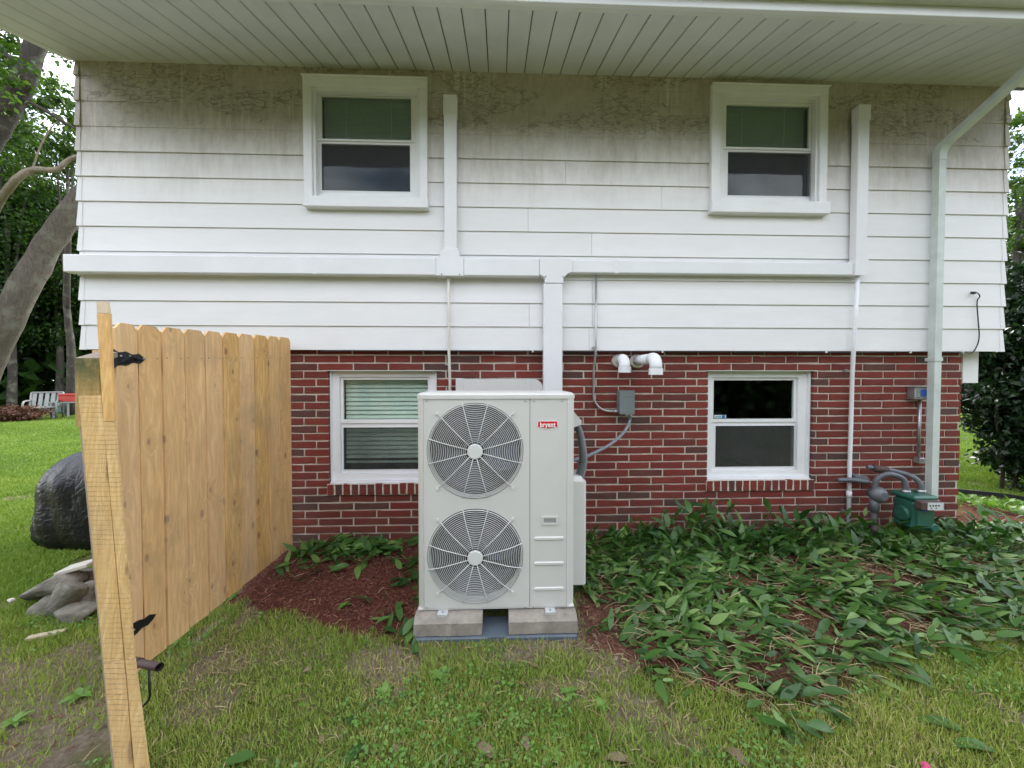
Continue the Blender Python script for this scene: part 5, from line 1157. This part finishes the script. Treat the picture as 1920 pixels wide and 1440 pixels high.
# leaves strewn in the left mulch bed
x = np.concatenate([rng.normal(P2(680, 1035)[0], .28, 230), rng.normal(P2(762, 1110)[0], .07, 30), rng.normal(P2(620, 1060)[0], .25, 60), rng.normal(P2(750, 1180)[0], .10, 18)])
y = np.concatenate([rng.normal(-.16, .07, 230), rng.uniform(-.95, -.3, 30), rng.normal(-.3, .12, 60), rng.normal(-1.0, .07, 18)]); y = np.minimum(y, -.03); k_ = (x > GX + .1) & (x < X0 + .05); x, y = x[k_], y[k_]
leaves('strewn_leaves', x, y, rng.uniform(0, 6.28, len(x)), rng.normal(.1, .3, len(x)), .07, .16, .003, np.full(len(x), .05), M['lily'], 'loose green leaves strewn over the red mulch left of the outdoor unit')
x = np.concatenate([rng.uniform(X0, 3.6, 60), rng.uniform(-2, 3.5, 70)]); y = np.concatenate([rng.uniform(-1.25, -.9, 60), rng.uniform(-2.1, -.9, 70)]); ok, px, py = base_mask(x, y); x, y = x[ok], y[ok]
leaves('dead_leaf_litter', x, y, rng.uniform(0, 6.28, len(x)), rng.normal(.1, .25, len(x)), .02, .055, .003, np.full(len(x), .015), M['dead'], 'brown crumpled leaf litter scattered at the edge of the lawn', wid=.5)

# weeds one can tell apart
def weed(px, py, n_, L_, lab):
    p = gr(px, py, .02); z = hz(p.x, p.y); t = thing('broadleaf_weed', (p.x, p.y, z), lab, 'weed', 'broadleaf weeds in the lawn')
    tv, tf = leaf_template(5, .55, .04, .35)
    L_ = L_ * .72; n_ = n_ + 2
    me = npmesh('leaf', tv * L_, tf, M['weed'], np.full(len(tv), rng.uniform(.4, .9)), smooth=True)
    for k in range(n_): link('leaf', me, (p.x, p.y, z + .012), t, scale=(random.uniform(.7, 1.1),) * 3, rot=(random.uniform(.1, .55), random.uniform(-.3, .3), k * 6.283 / n_ + random.uniform(-.4, .4)))
for px, py, n_, L_, lab in ((432, 1128, 6, .085, 'leafy weed at the foot of the gate'), (826, 1268, 6, .085, 'bright leafy weed in the grass below the left concrete block'), (722, 1298, 7, .075, 'spreading weed left of the weed below the left block'), (645, 1152, 5, .07, 'weed at the front edge of the red mulch'),
                           (1065, 1300, 6, .07, 'weed in the grass below the right concrete block'), (888, 1348, 4, .06, 'pair of round leaves low in the lawn middle, left one'), (962, 1342, 4, .065, 'round leaved weed low in the lawn middle, right one'), (1040, 1418, 6, .06, 'round leaved weed at the very front of the lawn'),
                           (150, 1302, 5, .09, 'weed on the bare dirt left of the post'), (28, 1352, 6, .08, 'weed at the left edge of the bare dirt'), (1128, 1322, 5, .06, 'small weed right of the one below the right block'), (330, 1205, 5, .06, 'weed under the middle of the gate')): weed(px, py, n_, L_, lab)
def big_leaf(px, py, ang, L_, m, name, lab, cat, group, curve=.3, w=.35):
    p = gr(px, py, .03); tv, tf = leaf_template(8, w, .05, curve); tv = tv.copy(); tv[:, 2] += rng.normal(0, .012, len(tv)); tv[:, 1] -= .5
    link(name, npmesh(name, tv * L_, tf, m, np.full(len(tv), rng.uniform(.2, .6)), smooth=True), (p.x, p.y, hz(p.x, p.y) + .018), label=lab, cat=cat, group=group, rot=(.05, .05, R(ang)))
for px, py, ang, L_, m_, lab in ((905, 1398, 50, .13, 'dead', 'curled grey wilted leaf lying near the front of the lawn middle'), (985, 1385, 5, .09, 'dead', 'small dark wilted leaf right of the curled grey one'), (658, 1415, 150, .14, 'lily', 'pale green leaf at the front left of the lawn, by the post foot'), (440, 1422, 105, .15, 'lily', 'grey green leaf lying on the grass close to the post'),
                                 (655, 1345, 40, .10, 'lily', 'dark folded leaf on the grass left of the lawn middle'), (1762, 1350, 60, .17, 'lily', 'large green leaf lying alone on the front right lawn'), (1820, 1392, 75, .17, 'lily', 'large leaf tip at the lower right of the lawn'), (1155, 1418, 80, .12, 'dead', 'flat dark leaf at the front of the lawn right of the middle'), (1375, 1408, 30, .14, 'dead', 'brown wilted leaf below the leaf heap')):
    big_leaf(px, py, ang, L_, M[m_], 'fallen_leaf', lab, 'leaf', 'single leaves lying on the lawn')
for px, py, lab in ((1735, 1428, 'bright pink petal on the front right grass'), (1737, 1437, 'second pink petal just below the bright one')): big_leaf(px, py, 60, .035, M['petal'], 'flower_petal', lab, 'petal', 'fallen pink petals', w=.8)
big_leaf(1438, 1041, 20, .04, M['petal'], 'flower_petal', 'single magenta petal among the leaves by the wall', 'petal', 'fallen pink petals', w=.8)

# ---------------- left yard: covered grill, stones, chair, table, tarp
def blob(nu, nv, fn):
    V = []; 
    for i in range(nv + 1):
        for j in range(nu): V.append(fn(2 * math.pi * j / nu, i / nv))
    Fq = [(i * nu + j, i * nu + (j + 1) % nu, (i + 1) * nu + (j + 1) % nu, (i + 1) * nu + j) for i in range(nv) for j in range(nu)]
    return V, Fq + [tuple(range(nu))[::-1], tuple(range(nv * nu, (nv + 1) * nu))]
gc = gr(58, 1018, 0); GXc, GYc = gc.x + .64, gc.y + .12
def cov(th, v):
    z = .02 + .88 * v; e = (1 - max(0, (v - .52) / .48) ** 2.3) ** .5 if v > .52 else 1.0
    e = max(e, .10) * (1 + .10 * (1 - v)) * (1 - .10 * max(0, 1 - v / .12) ** 2)
    ex = .75; cx_, sy_ = math.cos(th), math.sin(th); rx, ry = .50, .32
    fold = 1 + .035 * abs(math.sin(th * 5.5 + v * 3)) * (1.1 - v) + .022 * math.sin(th * 13 + v * 9 + 1) + .018 * math.sin(v * 16 + th * 3) * math.sin(th * 4) + .012 * math.sin(th * 31 + v * 20)
    return (GXc + rx * e * fold * math.copysign(abs(cx_) ** ex, cx_), GYc + ry * e * fold * math.copysign(abs(sy_) ** ex, sy_), z)
V, Fq = blob(90, 44, cov); MB().add(V, Fq, True).build('covered_grill', M['cover_bl'], label='rounded barbecue grill under a black vinyl cover on the lawn left of the gate', cat='grill')
def rock(c, s, seed, name, lab, cat, group, m=None, rot=0, parent=None):
    r = random.Random(seed); ph = [r.uniform(0, 6.28) for _ in range(6)]
    def fn(th, v):
        a = math.pi * (v * .98 + .01) - math.pi / 2; cx_, sy_, sz_ = math.cos(th) * math.cos(a), math.sin(th) * math.cos(a), math.sin(a)
        k = 1 + .12 * math.sin(3 * cx_ + ph[0]) + .12 * math.sin(4 * sy_ + ph[1]) + .10 * math.sin(5 * sz_ + ph[2]) + .05 * math.sin(9 * cx_ + 7 * sz_ + ph[3]) + .04 * math.sin(11 * sy_ + ph[4])
        q = [math.copysign(abs(t_) ** .72, t_) * k for t_ in (cx_, sy_, sz_)]; X_, Y_, Z_ = q[0] * s[0], q[1] * s[1], q[2] * s[2]
        cr_, sr_ = math.cos(rot), math.sin(rot); X_, Z_ = X_ * cr_ - Z_ * sr_, X_ * sr_ + Z_ * cr_
        return (c[0] + X_, c[1] + Y_, c[2] + Z_)
    import bmesh
    bm = bmesh.new(); cr_, sr_ = math.cos(rot), math.sin(rot)
    for _ in range(15):
        u = Vector((r.gauss(0, 1), r.gauss(0, 1), r.gauss(0, 1))).normalized(); u = Vector([math.copysign(abs(t_) ** .6, t_) for t_ in u]) * r.uniform(.85, 1.1)
        X_, Y_, Z_ = u.x * s[0], u.y * s[1], u.z * s[2]; bm.verts.new((X_ * cr_ - Z_ * sr_, Y_, X_ * sr_ + Z_ * cr_))
    res = bmesh.ops.convex_hull(bm, input=bm.verts); loose = [v for v in bm.verts if not v.link_faces]; bmesh.ops.delete(bm, geom=loose, context='VERTS')
    bmesh.ops.subdivide_edges(bm, edges=bm.edges[:], cuts=3, use_grid_fill=True)
    for _ in range(1): bmesh.ops.smooth_vert(bm, verts=bm.verts[:], factor=.5, use_axis_x=True, use_axis_y=True, use_axis_z=True)
    for v in bm.verts: v.co *= 1.04
    for v in bm.verts: v.co += Vector((r.uniform(-1, 1), r.uniform(-1, 1), r.uniform(-1, 1))) * min(s) * .05
    me = bpy.data.meshes.new(name); [setattr(f, 'smooth', True) for f in bm.faces]; bm.to_mesh(me); bm.free(); me.materials.append(m or M['rock'])
    return link(name, me, c, None, lab, cat, group)
RK = [(100, 1105, 2.62, (.17, .12, .10), .5, 'large rounded fieldstone at the left end of the stone heap'), (128, 1118, 2.50, (.07, .09, .15), -.35, 'upright flat stone leaning in the middle of the heap'), (148, 1090, 2.75, (.13, .12, .09), .3, 'grey stone at the top of the heap near the post'),
      (150, 1150, 2.45, (.13, .10, .055), .0, 'tan low stone at the foot of the heap'), (88, 1140, 2.52, (.09, .07, .07), .6, 'small mossy stone at the lower left of the heap'), (165, 1115, 2.62, (.10, .10, .10), 0, 'stone mostly hidden behind the post')]
for i, (px, py, d, s, ro, lab) in enumerate(RK): q = atd(px, py, d); rock(q, s, 40 + i, 'fieldstone', lab, 'stone', 'fieldstones heaped beside the post', rot=ro)
q = atd(143, 1062, 2.7); MB().box((q.x - .085, q.y - .06, q.z - .012), (q.x + .12, q.y + .07, q.z + .012), .003).build('stone_slab', M['stone'], label='thin pale slab lying across the top of the stone heap', cat='stone slab')
bpy.context.scene.objects['stone_slab'].rotation_euler = (0, R(-14), R(8))
q = gr(88, 1193, 0); MB().box((q.x - .085, q.y - .018, hz(q.x, q.y) + .0), (q.x + .085, q.y + .018, hz(q.x, q.y) + .022), .004).build('wood_offcut', mat('pale_offcut', (.50, .42, .30), .8, var=.2, vs=15), label='short pale wood offcut lying on the grass below the stones', cat='wood offcut')
bpy.context.scene.objects['wood_offcut'].rotation_euler = (0, 0, R(24))
q = gr(21, 1131, 0); rock((q.x, q.y, .02), (.022, .02, .012), 77, 'pebble', 'small white pebble alone on the dark grass at the far left', 'pebble', None, M['stone'])
# garden chair
cb = gr(82, 785, 0); cs = 1.0
t = thing('garden_chair', (cb.x, cb.y, 0), 'weathered white metal armchair on the far lawn before the dark trees', 'chair'); t.rotation_euler = (0, 0, R(38))
def cpart(name, fn): b = MB(); fn(b); o = b.build(name, M['chair'], None); ORG[o] = Vector((0, 0, 0)); o.parent = t; return o
W_ = .36
cpart('seat', lambda b: b.box((-W_, -.36, .40), (W_, .30, .45), .01))
def bk(b): b.hexa([(-W_, .28, .42), (W_, .28, .42), (W_, .55, .98), (-W_, .55, .98)], [(-W_, .31, .41), (W_, .31, .41), (W_, .58, .97), (-W_, .58, .97)])
for dx in (-.30, -.15, 0, .15, .30): cpart('back_strap', lambda b: b.hexa([(dx - .05, .285, .45), (dx + .05, .285, .45), (dx + .05, .54, .93), (dx - .05, .54, .93)], [(dx - .05, .30, .445), (dx + .05, .30, .445), (dx + .05, .555, .925), (dx - .05, .555, .925)]))
cpart('back_rail', lambda b: b.box((-W_ - .03, .53, .93), (W_ + .03, .58, .99), .01))
for s in (-1, 1):
    cpart('arm', lambda b: b.tube([(s * (W_ + .03), .40, .66), (s * (W_ + .03), .0, .68), (s * (W_ + .03), -.30, .66), (s * (W_ + .03), -.40, .58), (s * (W_ + .03), -.42, .0)], .03, 8))
    cpart('rear_leg', lambda b: b.tube([(s * (W_ + .03), .56, .96), (s * (W_ + .03), .30, .42), (s * (W_ + .03), .40, .0)], .028, 8)); cpart('side_rail', lambda b: b.box((s * (W_ + .01) - .02, -.40, .38), (s * (W_ + .01) + .02, .32, .43)))
tb = gr(132, 783, 0); t2 = thing('garden_table', (tb.x, tb.y, 0), 'small white side table right of the far garden chair', 'table')
bx('table_top', (tb.x - .45, tb.y - .3, .58), (tb.x + .7, tb.y + .3, .62), M['chair'], t2, .005)
for dx, dy in ((-.38, -.24), (-.38, .24), (.6, -.24), (.6, .24)): bx('leg', (tb.x + dx - .04, tb.y + dy - .04, 0), (tb.x + dx + .04, tb.y + dy + .04, .579), M['chair'], t2)
t3 = thing('storage_box', (tb.x + .05, tb.y, .62), 'red plastic box with a lid on the far garden table', 'box')
bx('box_body', (tb.x - .22, tb.y - .2, .622), (tb.x + .5, tb.y + .2, .86), M['redbox'], t3, .02); bx('lid', (tb.x - .24, tb.y - .22, .861), (tb.x + .52, tb.y + .22, .91), M['redbox'], t3, .01)
tm = gr(95, 780, 0)
def tarp(th, v): e = math.cos(v * 1.5) ** .6; f = 1 + .10 * math.sin(th * 5 + v * 3) + .06 * math.sin(th * 11); return (tm.x + 2.1 * e * f * math.cos(th), tm.y + 1.7 + 1.0 * e * f * math.sin(th), .95 * math.sin(v * 1.5) * (1 + .06 * math.sin(th * 3)))
V, Fq = blob(48, 16, tarp); MB().add(V, Fq, True).build('tarpaulin', M['tarp'], label='green tarpaulin covered mound behind the far garden chair', cat='tarpaulin')
# rail fence at the back of the yard
fb = gr(60, 768, 0); ff = thing('rail_fence', (fb.x, fb.y, 0), 'dark weathered rail fence along the far edge of the left yard', 'fence')
for z in (.45, .85): bx('rail', (fb.x - 6, fb.y + 2.2, z), (fb.x + 7, fb.y + 2.26, z + .12), M['barkd'], ff)
for k in range(6): bx('fence_post', (fb.x - 5.6 + k * 2.4, fb.y + 2.27, 0), (fb.x - 5.45 + k * 2.4, fb.y + 2.4, 1.15), M['barkd'], ff)

# ---------------- foliage
def crown(name, parent, blobs, n, L_, m, rnd=(.45, .2), gap=.0, wid=.62, origin=None, cl=.35):
    """leaf clumps through several overlapping lobes; every leaf a small folded face"""
    V0 = []; w = np.array([b_[3] * b_[4] * b_[5] for b_ in blobs]); w = w / w.sum(); P_ = []; cv = []
    for (cx_, cy_, cz_, rx, ry, rz), wi in zip(blobs, w):
        k = max(6, int(n * wi / 26)); u = rng.normal(size=(k, 3)); u /= np.linalg.norm(u, axis=1)[:, None]; r_ = rng.uniform(.25, 1, k) ** .55
        c = u * r_[:, None] * np.array([rx, ry, rz]) + np.array([cx_, cy_, cz_]); s_ = cl * (rx * ry * rz) ** (1 / 3.) * rng.uniform(.5, 1.1, k)
        m_ = int(n * wi / k) + 1; q = rng.normal(size=(k, m_, 3)) * .5; P_.append((c[:, None, :] + q * s_[:, None, None] * np.array([1, 1, .55])).reshape(-1, 3)); cv.append(np.repeat(rng.normal(0, .13, k), m_))
    P_ = np.concatenate(P_); cv = np.concatenate(cv); nn = len(P_)
    tv, tf = leaf_template(2, wid, .04, .2); s_ = rng.uniform(.65, 1.25, nn) * L_
    V, Fc = scatter(tv, tf, P_, rotmats(rng.uniform(0, 6.28, nn), rng.normal(-.35, .5, nn), rng.normal(0, .6, nn)), np.stack([s_, s_, s_], 1))
    o_ = Vector(origin) if origin is not None else Vector(P_.mean(0)); V = V - np.array(o_)
    me = npmesh(name, V, Fc, m, np.repeat(np.clip(rng.normal(rnd[0], rnd[1], nn) + cv, 0, 1), len(tv)))
    return link(name, me, o_, parent, kind=None)
def limb(path, r0, r1, name, m, parent, wob=.05, n=14, **k):
    P_ = spline(path, 6); q = len(P_); rr_ = random.Random(len(P_) + int(r0 * 1000)); P2_ = [p + Vector((rr_.uniform(-1, 1), rr_.uniform(-1, 1), 0)) * wob * r0 for p in P_]
    return MB().tube(P2_, [(r0 + (r1 - r0) * i / (q - 1)) * rr_.uniform(.95, 1.06) for i in range(q)], n).build(name, m, parent, **k)
# the big leaning tree at left
D = 10.0
t = thing('leaning_tree', tuple(gr(-75, 820, 0)), 'thick grey barked tree leaning toward the left corner of the house', 'tree')
limb([atd(-84, 828, D), atd(-62, 780, D), atd(-30, 690, D), atd(20, 590, D), atd(75, 485, D + .2), atd(140, 392, D + .4), atd(250, 270, D + .8), atd(380, 150, D + 1.2)], .35, .23, 'trunk', M['bark'], t, n=20)
limb([atd(-40, 460, D), atd(-5, 385, D - .5), atd(28, 340, D - 1), atd(60, 319, D - 1), atd(105, 318, D - 1), atd(128, 300, D - 1), atd(160, 288, D - 1)], .10, .035, 'dead_branch', M['deadwood'], t, n=8)
limb([atd(60, 319, D - 1), atd(78, 270, D - 1), atd(100, 235, D - 1), atd(118, 222, D - 1)], .02, .008, 'dead_twig', M['deadwood'], t, n=6)
def cb_(px, py, d, rx, ry, rz): q = atd(px, py, d); return (q.x, q.y, q.z, rx, ry, rz)
crown('crown', t, [cb_(30, 150, D, 1.0, 1.2, .7), cb_(-60, 220, D, 1.3, 1.3, 1.2), cb_(160, 60, D + 1, 1.6, 1.5, 1.0), cb_(130, 215, D + 1, .9, .9, .5)], 6500, .15, M['treeleaf'], (.62, .2), origin=tuple(atd(40, 150, D)), cl=.3)
t = thing('forked_tree', tuple(gr(-190, 830, 0)), 'second grey trunk crossing the top left corner under the eave', 'tree')
limb([gr(-190, 830, 0), atd(-160, 560, 9.2), atd(-95, 380, 9), atd(-45, 300, 9), atd(0, 232, 9), atd(32, 175, 9), atd(56, 120, 9), atd(78, 50, 9)], .27, .17, 'trunk', M['barkd'], t, n=18)
limb([atd(30, 180, 9), atd(80, 205, 9), atd(125, 232, 9), atd(170, 255, 9)], .05, .02, 'branch', M['barkd'], t, n=7); limb([atd(45, 135, 9), atd(20, 110, 9), atd(-5, 85, 9)], .07, .04, 'branch', M['barkd'], t, n=7)
crown('crown', t, [cb_(-30, 130, 8.5, .9, .9, .8), cb_(-70, 20, 9, 1.4, 1.2, 1.2)], 2800, .14, M['treeleaf'], (.8, .15), origin=tuple(atd(-30, 130, 8.5)), cl=.3)
def tree(base, h, blobs, n, L_, lab, name='broadleaf_tree', rnd=(.4, .2), tr=.16, m='treeleaf', group='trees behind the left yard', cl=.35):
    t = thing(name, tuple(base), lab, 'tree', group); b0 = Vector(base)
    limb([b0, b0 + Vector((.1, 0, h * .3)), b0 + Vector((-.15, .1, h * .6)), b0 + Vector((.1, 0, h * .95))], tr, tr * .35, 'trunk', M['barkd'], t, n=10)
    for k in range(4):
        bb = blobs[k % len(blobs)]; limb([b0 + Vector((0, 0, h * (.3 + .12 * k))), (b0 + Vector((0, 0, h * (.45 + .1 * k)))).lerp(Vector(bb[:3]), .5), Vector(bb[:3])], tr * .4, tr * .12, 'limb', M['barkd'], t, n=7)
    crown('crown', t, blobs, n, L_, M[m], rnd, cl=cl); return t
def gb(px, d): r = ray(px, 705); p = CAM + r * d; return (p.x, p.y, 0)
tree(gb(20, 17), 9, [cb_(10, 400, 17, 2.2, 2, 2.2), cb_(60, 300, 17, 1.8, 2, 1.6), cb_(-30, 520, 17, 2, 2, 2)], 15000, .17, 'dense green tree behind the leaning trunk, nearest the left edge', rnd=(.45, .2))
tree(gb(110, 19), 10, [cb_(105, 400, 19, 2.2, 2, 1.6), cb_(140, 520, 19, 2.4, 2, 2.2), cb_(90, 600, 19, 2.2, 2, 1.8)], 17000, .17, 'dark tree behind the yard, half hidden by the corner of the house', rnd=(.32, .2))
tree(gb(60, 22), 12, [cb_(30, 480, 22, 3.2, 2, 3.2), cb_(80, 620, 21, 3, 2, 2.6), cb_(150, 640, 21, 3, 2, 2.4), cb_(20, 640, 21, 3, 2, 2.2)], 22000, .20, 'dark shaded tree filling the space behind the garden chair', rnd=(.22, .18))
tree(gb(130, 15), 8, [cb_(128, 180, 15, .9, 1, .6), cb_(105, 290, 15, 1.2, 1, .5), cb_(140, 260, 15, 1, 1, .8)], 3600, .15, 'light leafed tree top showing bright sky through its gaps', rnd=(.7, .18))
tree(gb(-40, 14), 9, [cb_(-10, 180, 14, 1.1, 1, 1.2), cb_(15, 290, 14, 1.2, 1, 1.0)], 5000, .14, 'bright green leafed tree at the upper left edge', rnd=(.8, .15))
q = gr(8, 792, 0); t = thing('brown_shrub', (q.x, q.y + .4, 0), 'low reddish brown shrub at the far left of the yard', 'shrub'); crown('foliage', t, [(q.x - .2, q.y + .4, .25, .95, .7, .30)], 3500, .09, M['brownleaf'])
limb([(q.x, q.y + .4, 0), (q.x, q.y + .42, .15), (q.x + .02, q.y + .4, .3)], .03, .015, 'stem', M['barkd'], t, n=6)
# right side: dark bush, trees
bq = gr(1935, 965, 0); bx0, by0 = bq.x + .55, bq.y + .65
t = thing('dark_bush', (bx0, by0, 0), 'tall dense dark green bush just off the right corner of the house', 'bush')
dB = 4.9
crown('foliage', t, [cb_(1935, 660, dB, .62, .6, .75), cb_(1900, 600, dB + .3, .42, .5, .42), cb_(1945, 800, dB, .55, .6, .70), cb_(1882, 745, dB, .40, .4, .34), cb_(1868, 690, dB + .2, .42, .4, .30), cb_(1990, 700, dB, .8, .7, 1.2), cb_(1925, 860, dB, .34, .4, .34), cb_(1960, 900, dB, .45, .4, .4), cb_(1850, 745, dB + .3, .34, .4, .42), cb_(1862, 640, dB + .2, .36, .4, .45), cb_(1890, 820, dB + .1, .34, .4, .36), cb_(1930, 740, dB + .6, .7, .4, 1.0), cb_(1905, 700, dB + .4, .5, .4, .5), cb_(1960, 540, dB, .5, .5, .6)], 38000, .085, M['bushleaf'], (.35, .2), cl=.34, wid=.5)
limb([(bx0, by0, 0), (bx0, by0, .5), (bx0 - .1, by0, 1.1), (bx0, by0, 1.8)], .022, .012, 'stem', M['barkd'], t, n=8); limb([(bx0 + .1, by0, 0), (bx0 + .3, by0, .6), (bx0 + .2, by0, 1.5)], .02, .01, 'stem', M['barkd'], t, n=8)
RG = 'trees beyond the right corner'
tree(gb(1915, 11), 8, [cb_(1925, 250, 11, .9, .9, .8), cb_(1900, 330, 11, .5, .6, .4), cb_(1915, 440, 11, .7, .7, .6), cb_(1960, 380, 11, 1.2, 1, 1.5)], 5200, .13, 'light green tree rising above the dark bush', rnd=(.72, .18), group=RG, tr=.13)
tree(gb(1880, 26), 10, [cb_(1890, 520, 26, 2.6, 2, 2.4), cb_(1830, 640, 26, 3, 2, 1.8), cb_(1960, 420, 26, 4, 2, 4)], 12000, .24, 'distant tree seen between the house corner and the dark bush', rnd=(.4, .2), group=RG)
# woods ringing the yard
def woods(name, a0, a1, r0, r1, h, n, L_, lab, c=(0, 0)):
    k = n; a_ = rng.uniform(a0, a1, k); rr_ = rng.uniform(r0, r1, k); x_ = c[0] + np.sin(a_) * rr_; y_ = CAM.y + np.cos(a_) * rr_; top = h * (.55 + .75 * vnoise(a_ * 9, a_ * 0, 1, 5)); z_ = rng.random(k) ** .8 * top
    tv, tf = leaf_template(2, .8, .04, .2); s_ = rng.uniform(.6, 1.3, k) * L_
    V, Fc = scatter(tv, tf, np.stack([x_, y_, z_], 1), rotmats(rng.uniform(0, 6.28, k), rng.normal(0, .6, k), rng.normal(0, .6, k)), np.stack([s_, s_, s_], 1))
    link(name, npmesh(name, V, Fc, M['treeleaf'], np.repeat(np.clip(rng.normal(.3, .2, k), 0, 1), len(tv))), (0, 0, 0), kind='stuff', label=lab)
woods('far_woods', R(-70), R(-40), 30, 34, 12, 16000, .75, 'dark woods closing the left yard behind its trees')
woods('right_far_woods', R(40), R(70), 34, 38, 7, 9000, .75, 'far line of woods beyond the right lawn')
woods('facing_woods', R(105), R(255), 10.5, 16, 6.2, 40000, .6, 'woods across the lawn facing the house, mirrored in its windows')
# right yard: driveway, edging
a, c = gr(1760, 866, 0), gr(2050, 850, 0)
b = MB(); b.hexa([(a.x, a.y, -.05), (a.x + 14, a.y + 1.2, -.05), (a.x + 14, a.y + 1.2, .035), (a.x, a.y, .035)], [(a.x, a.y + 1.0, -.05), (a.x + 14, a.y + 3.4, -.05), (a.x + 14, a.y + 3.4, .035), (a.x, a.y + 1.0, .035)]); b.build('driveway', M['drive'], kind='structure')
pts = [gr(px, py, .06) for px, py in ((1785, 934), (1820, 936), (1860, 939), (1900, 944), (1945, 952), (2000, 965))]
b = MB(); n = len(pts); vs = []
for p in pts:
    z = hz(p.x, p.y); vs += [(p.x, p.y, z - .03), (p.x, p.y, z + .075), (p.x, p.y + .03, z + .075), (p.x, p.y + .03, z - .03)]
b.add(vs, [(0, 1, 2, 3), tuple(range(4 * n - 1, 4 * n - 5, -1))] + [(4 * i + k, 4 * i + 4 + k, 4 * i + 4 + (k + 1) % 4, 4 * i + (k + 1) % 4) for i in range(n - 1) for k in range(4)])
b.build('lawn_edging', M['edging'], label='black lawn edging strip between the right mulch bed and the lawn', cat='edging')
x = np.concatenate([rng.normal(P2(p, q_, .06)[0], .09, 40) for p, q_ in ((1815, 955), (1850, 968), (1880, 972), (1905, 960))]); y = np.concatenate([rng.normal(P2(p, q_, .06)[1], .07, 40) for p, q_ in ((1815, 955), (1850, 968), (1880, 972), (1905, 960))])
leaves('bed_seedlings', x, y, rng.uniform(0, 6.28, len(x)), rng.uniform(.1, 1, len(x)), .04, .09, .02, np.full(len(x), .07), M['weed'], 'small bright green plants in the mulch behind the right corner', wid=.5)
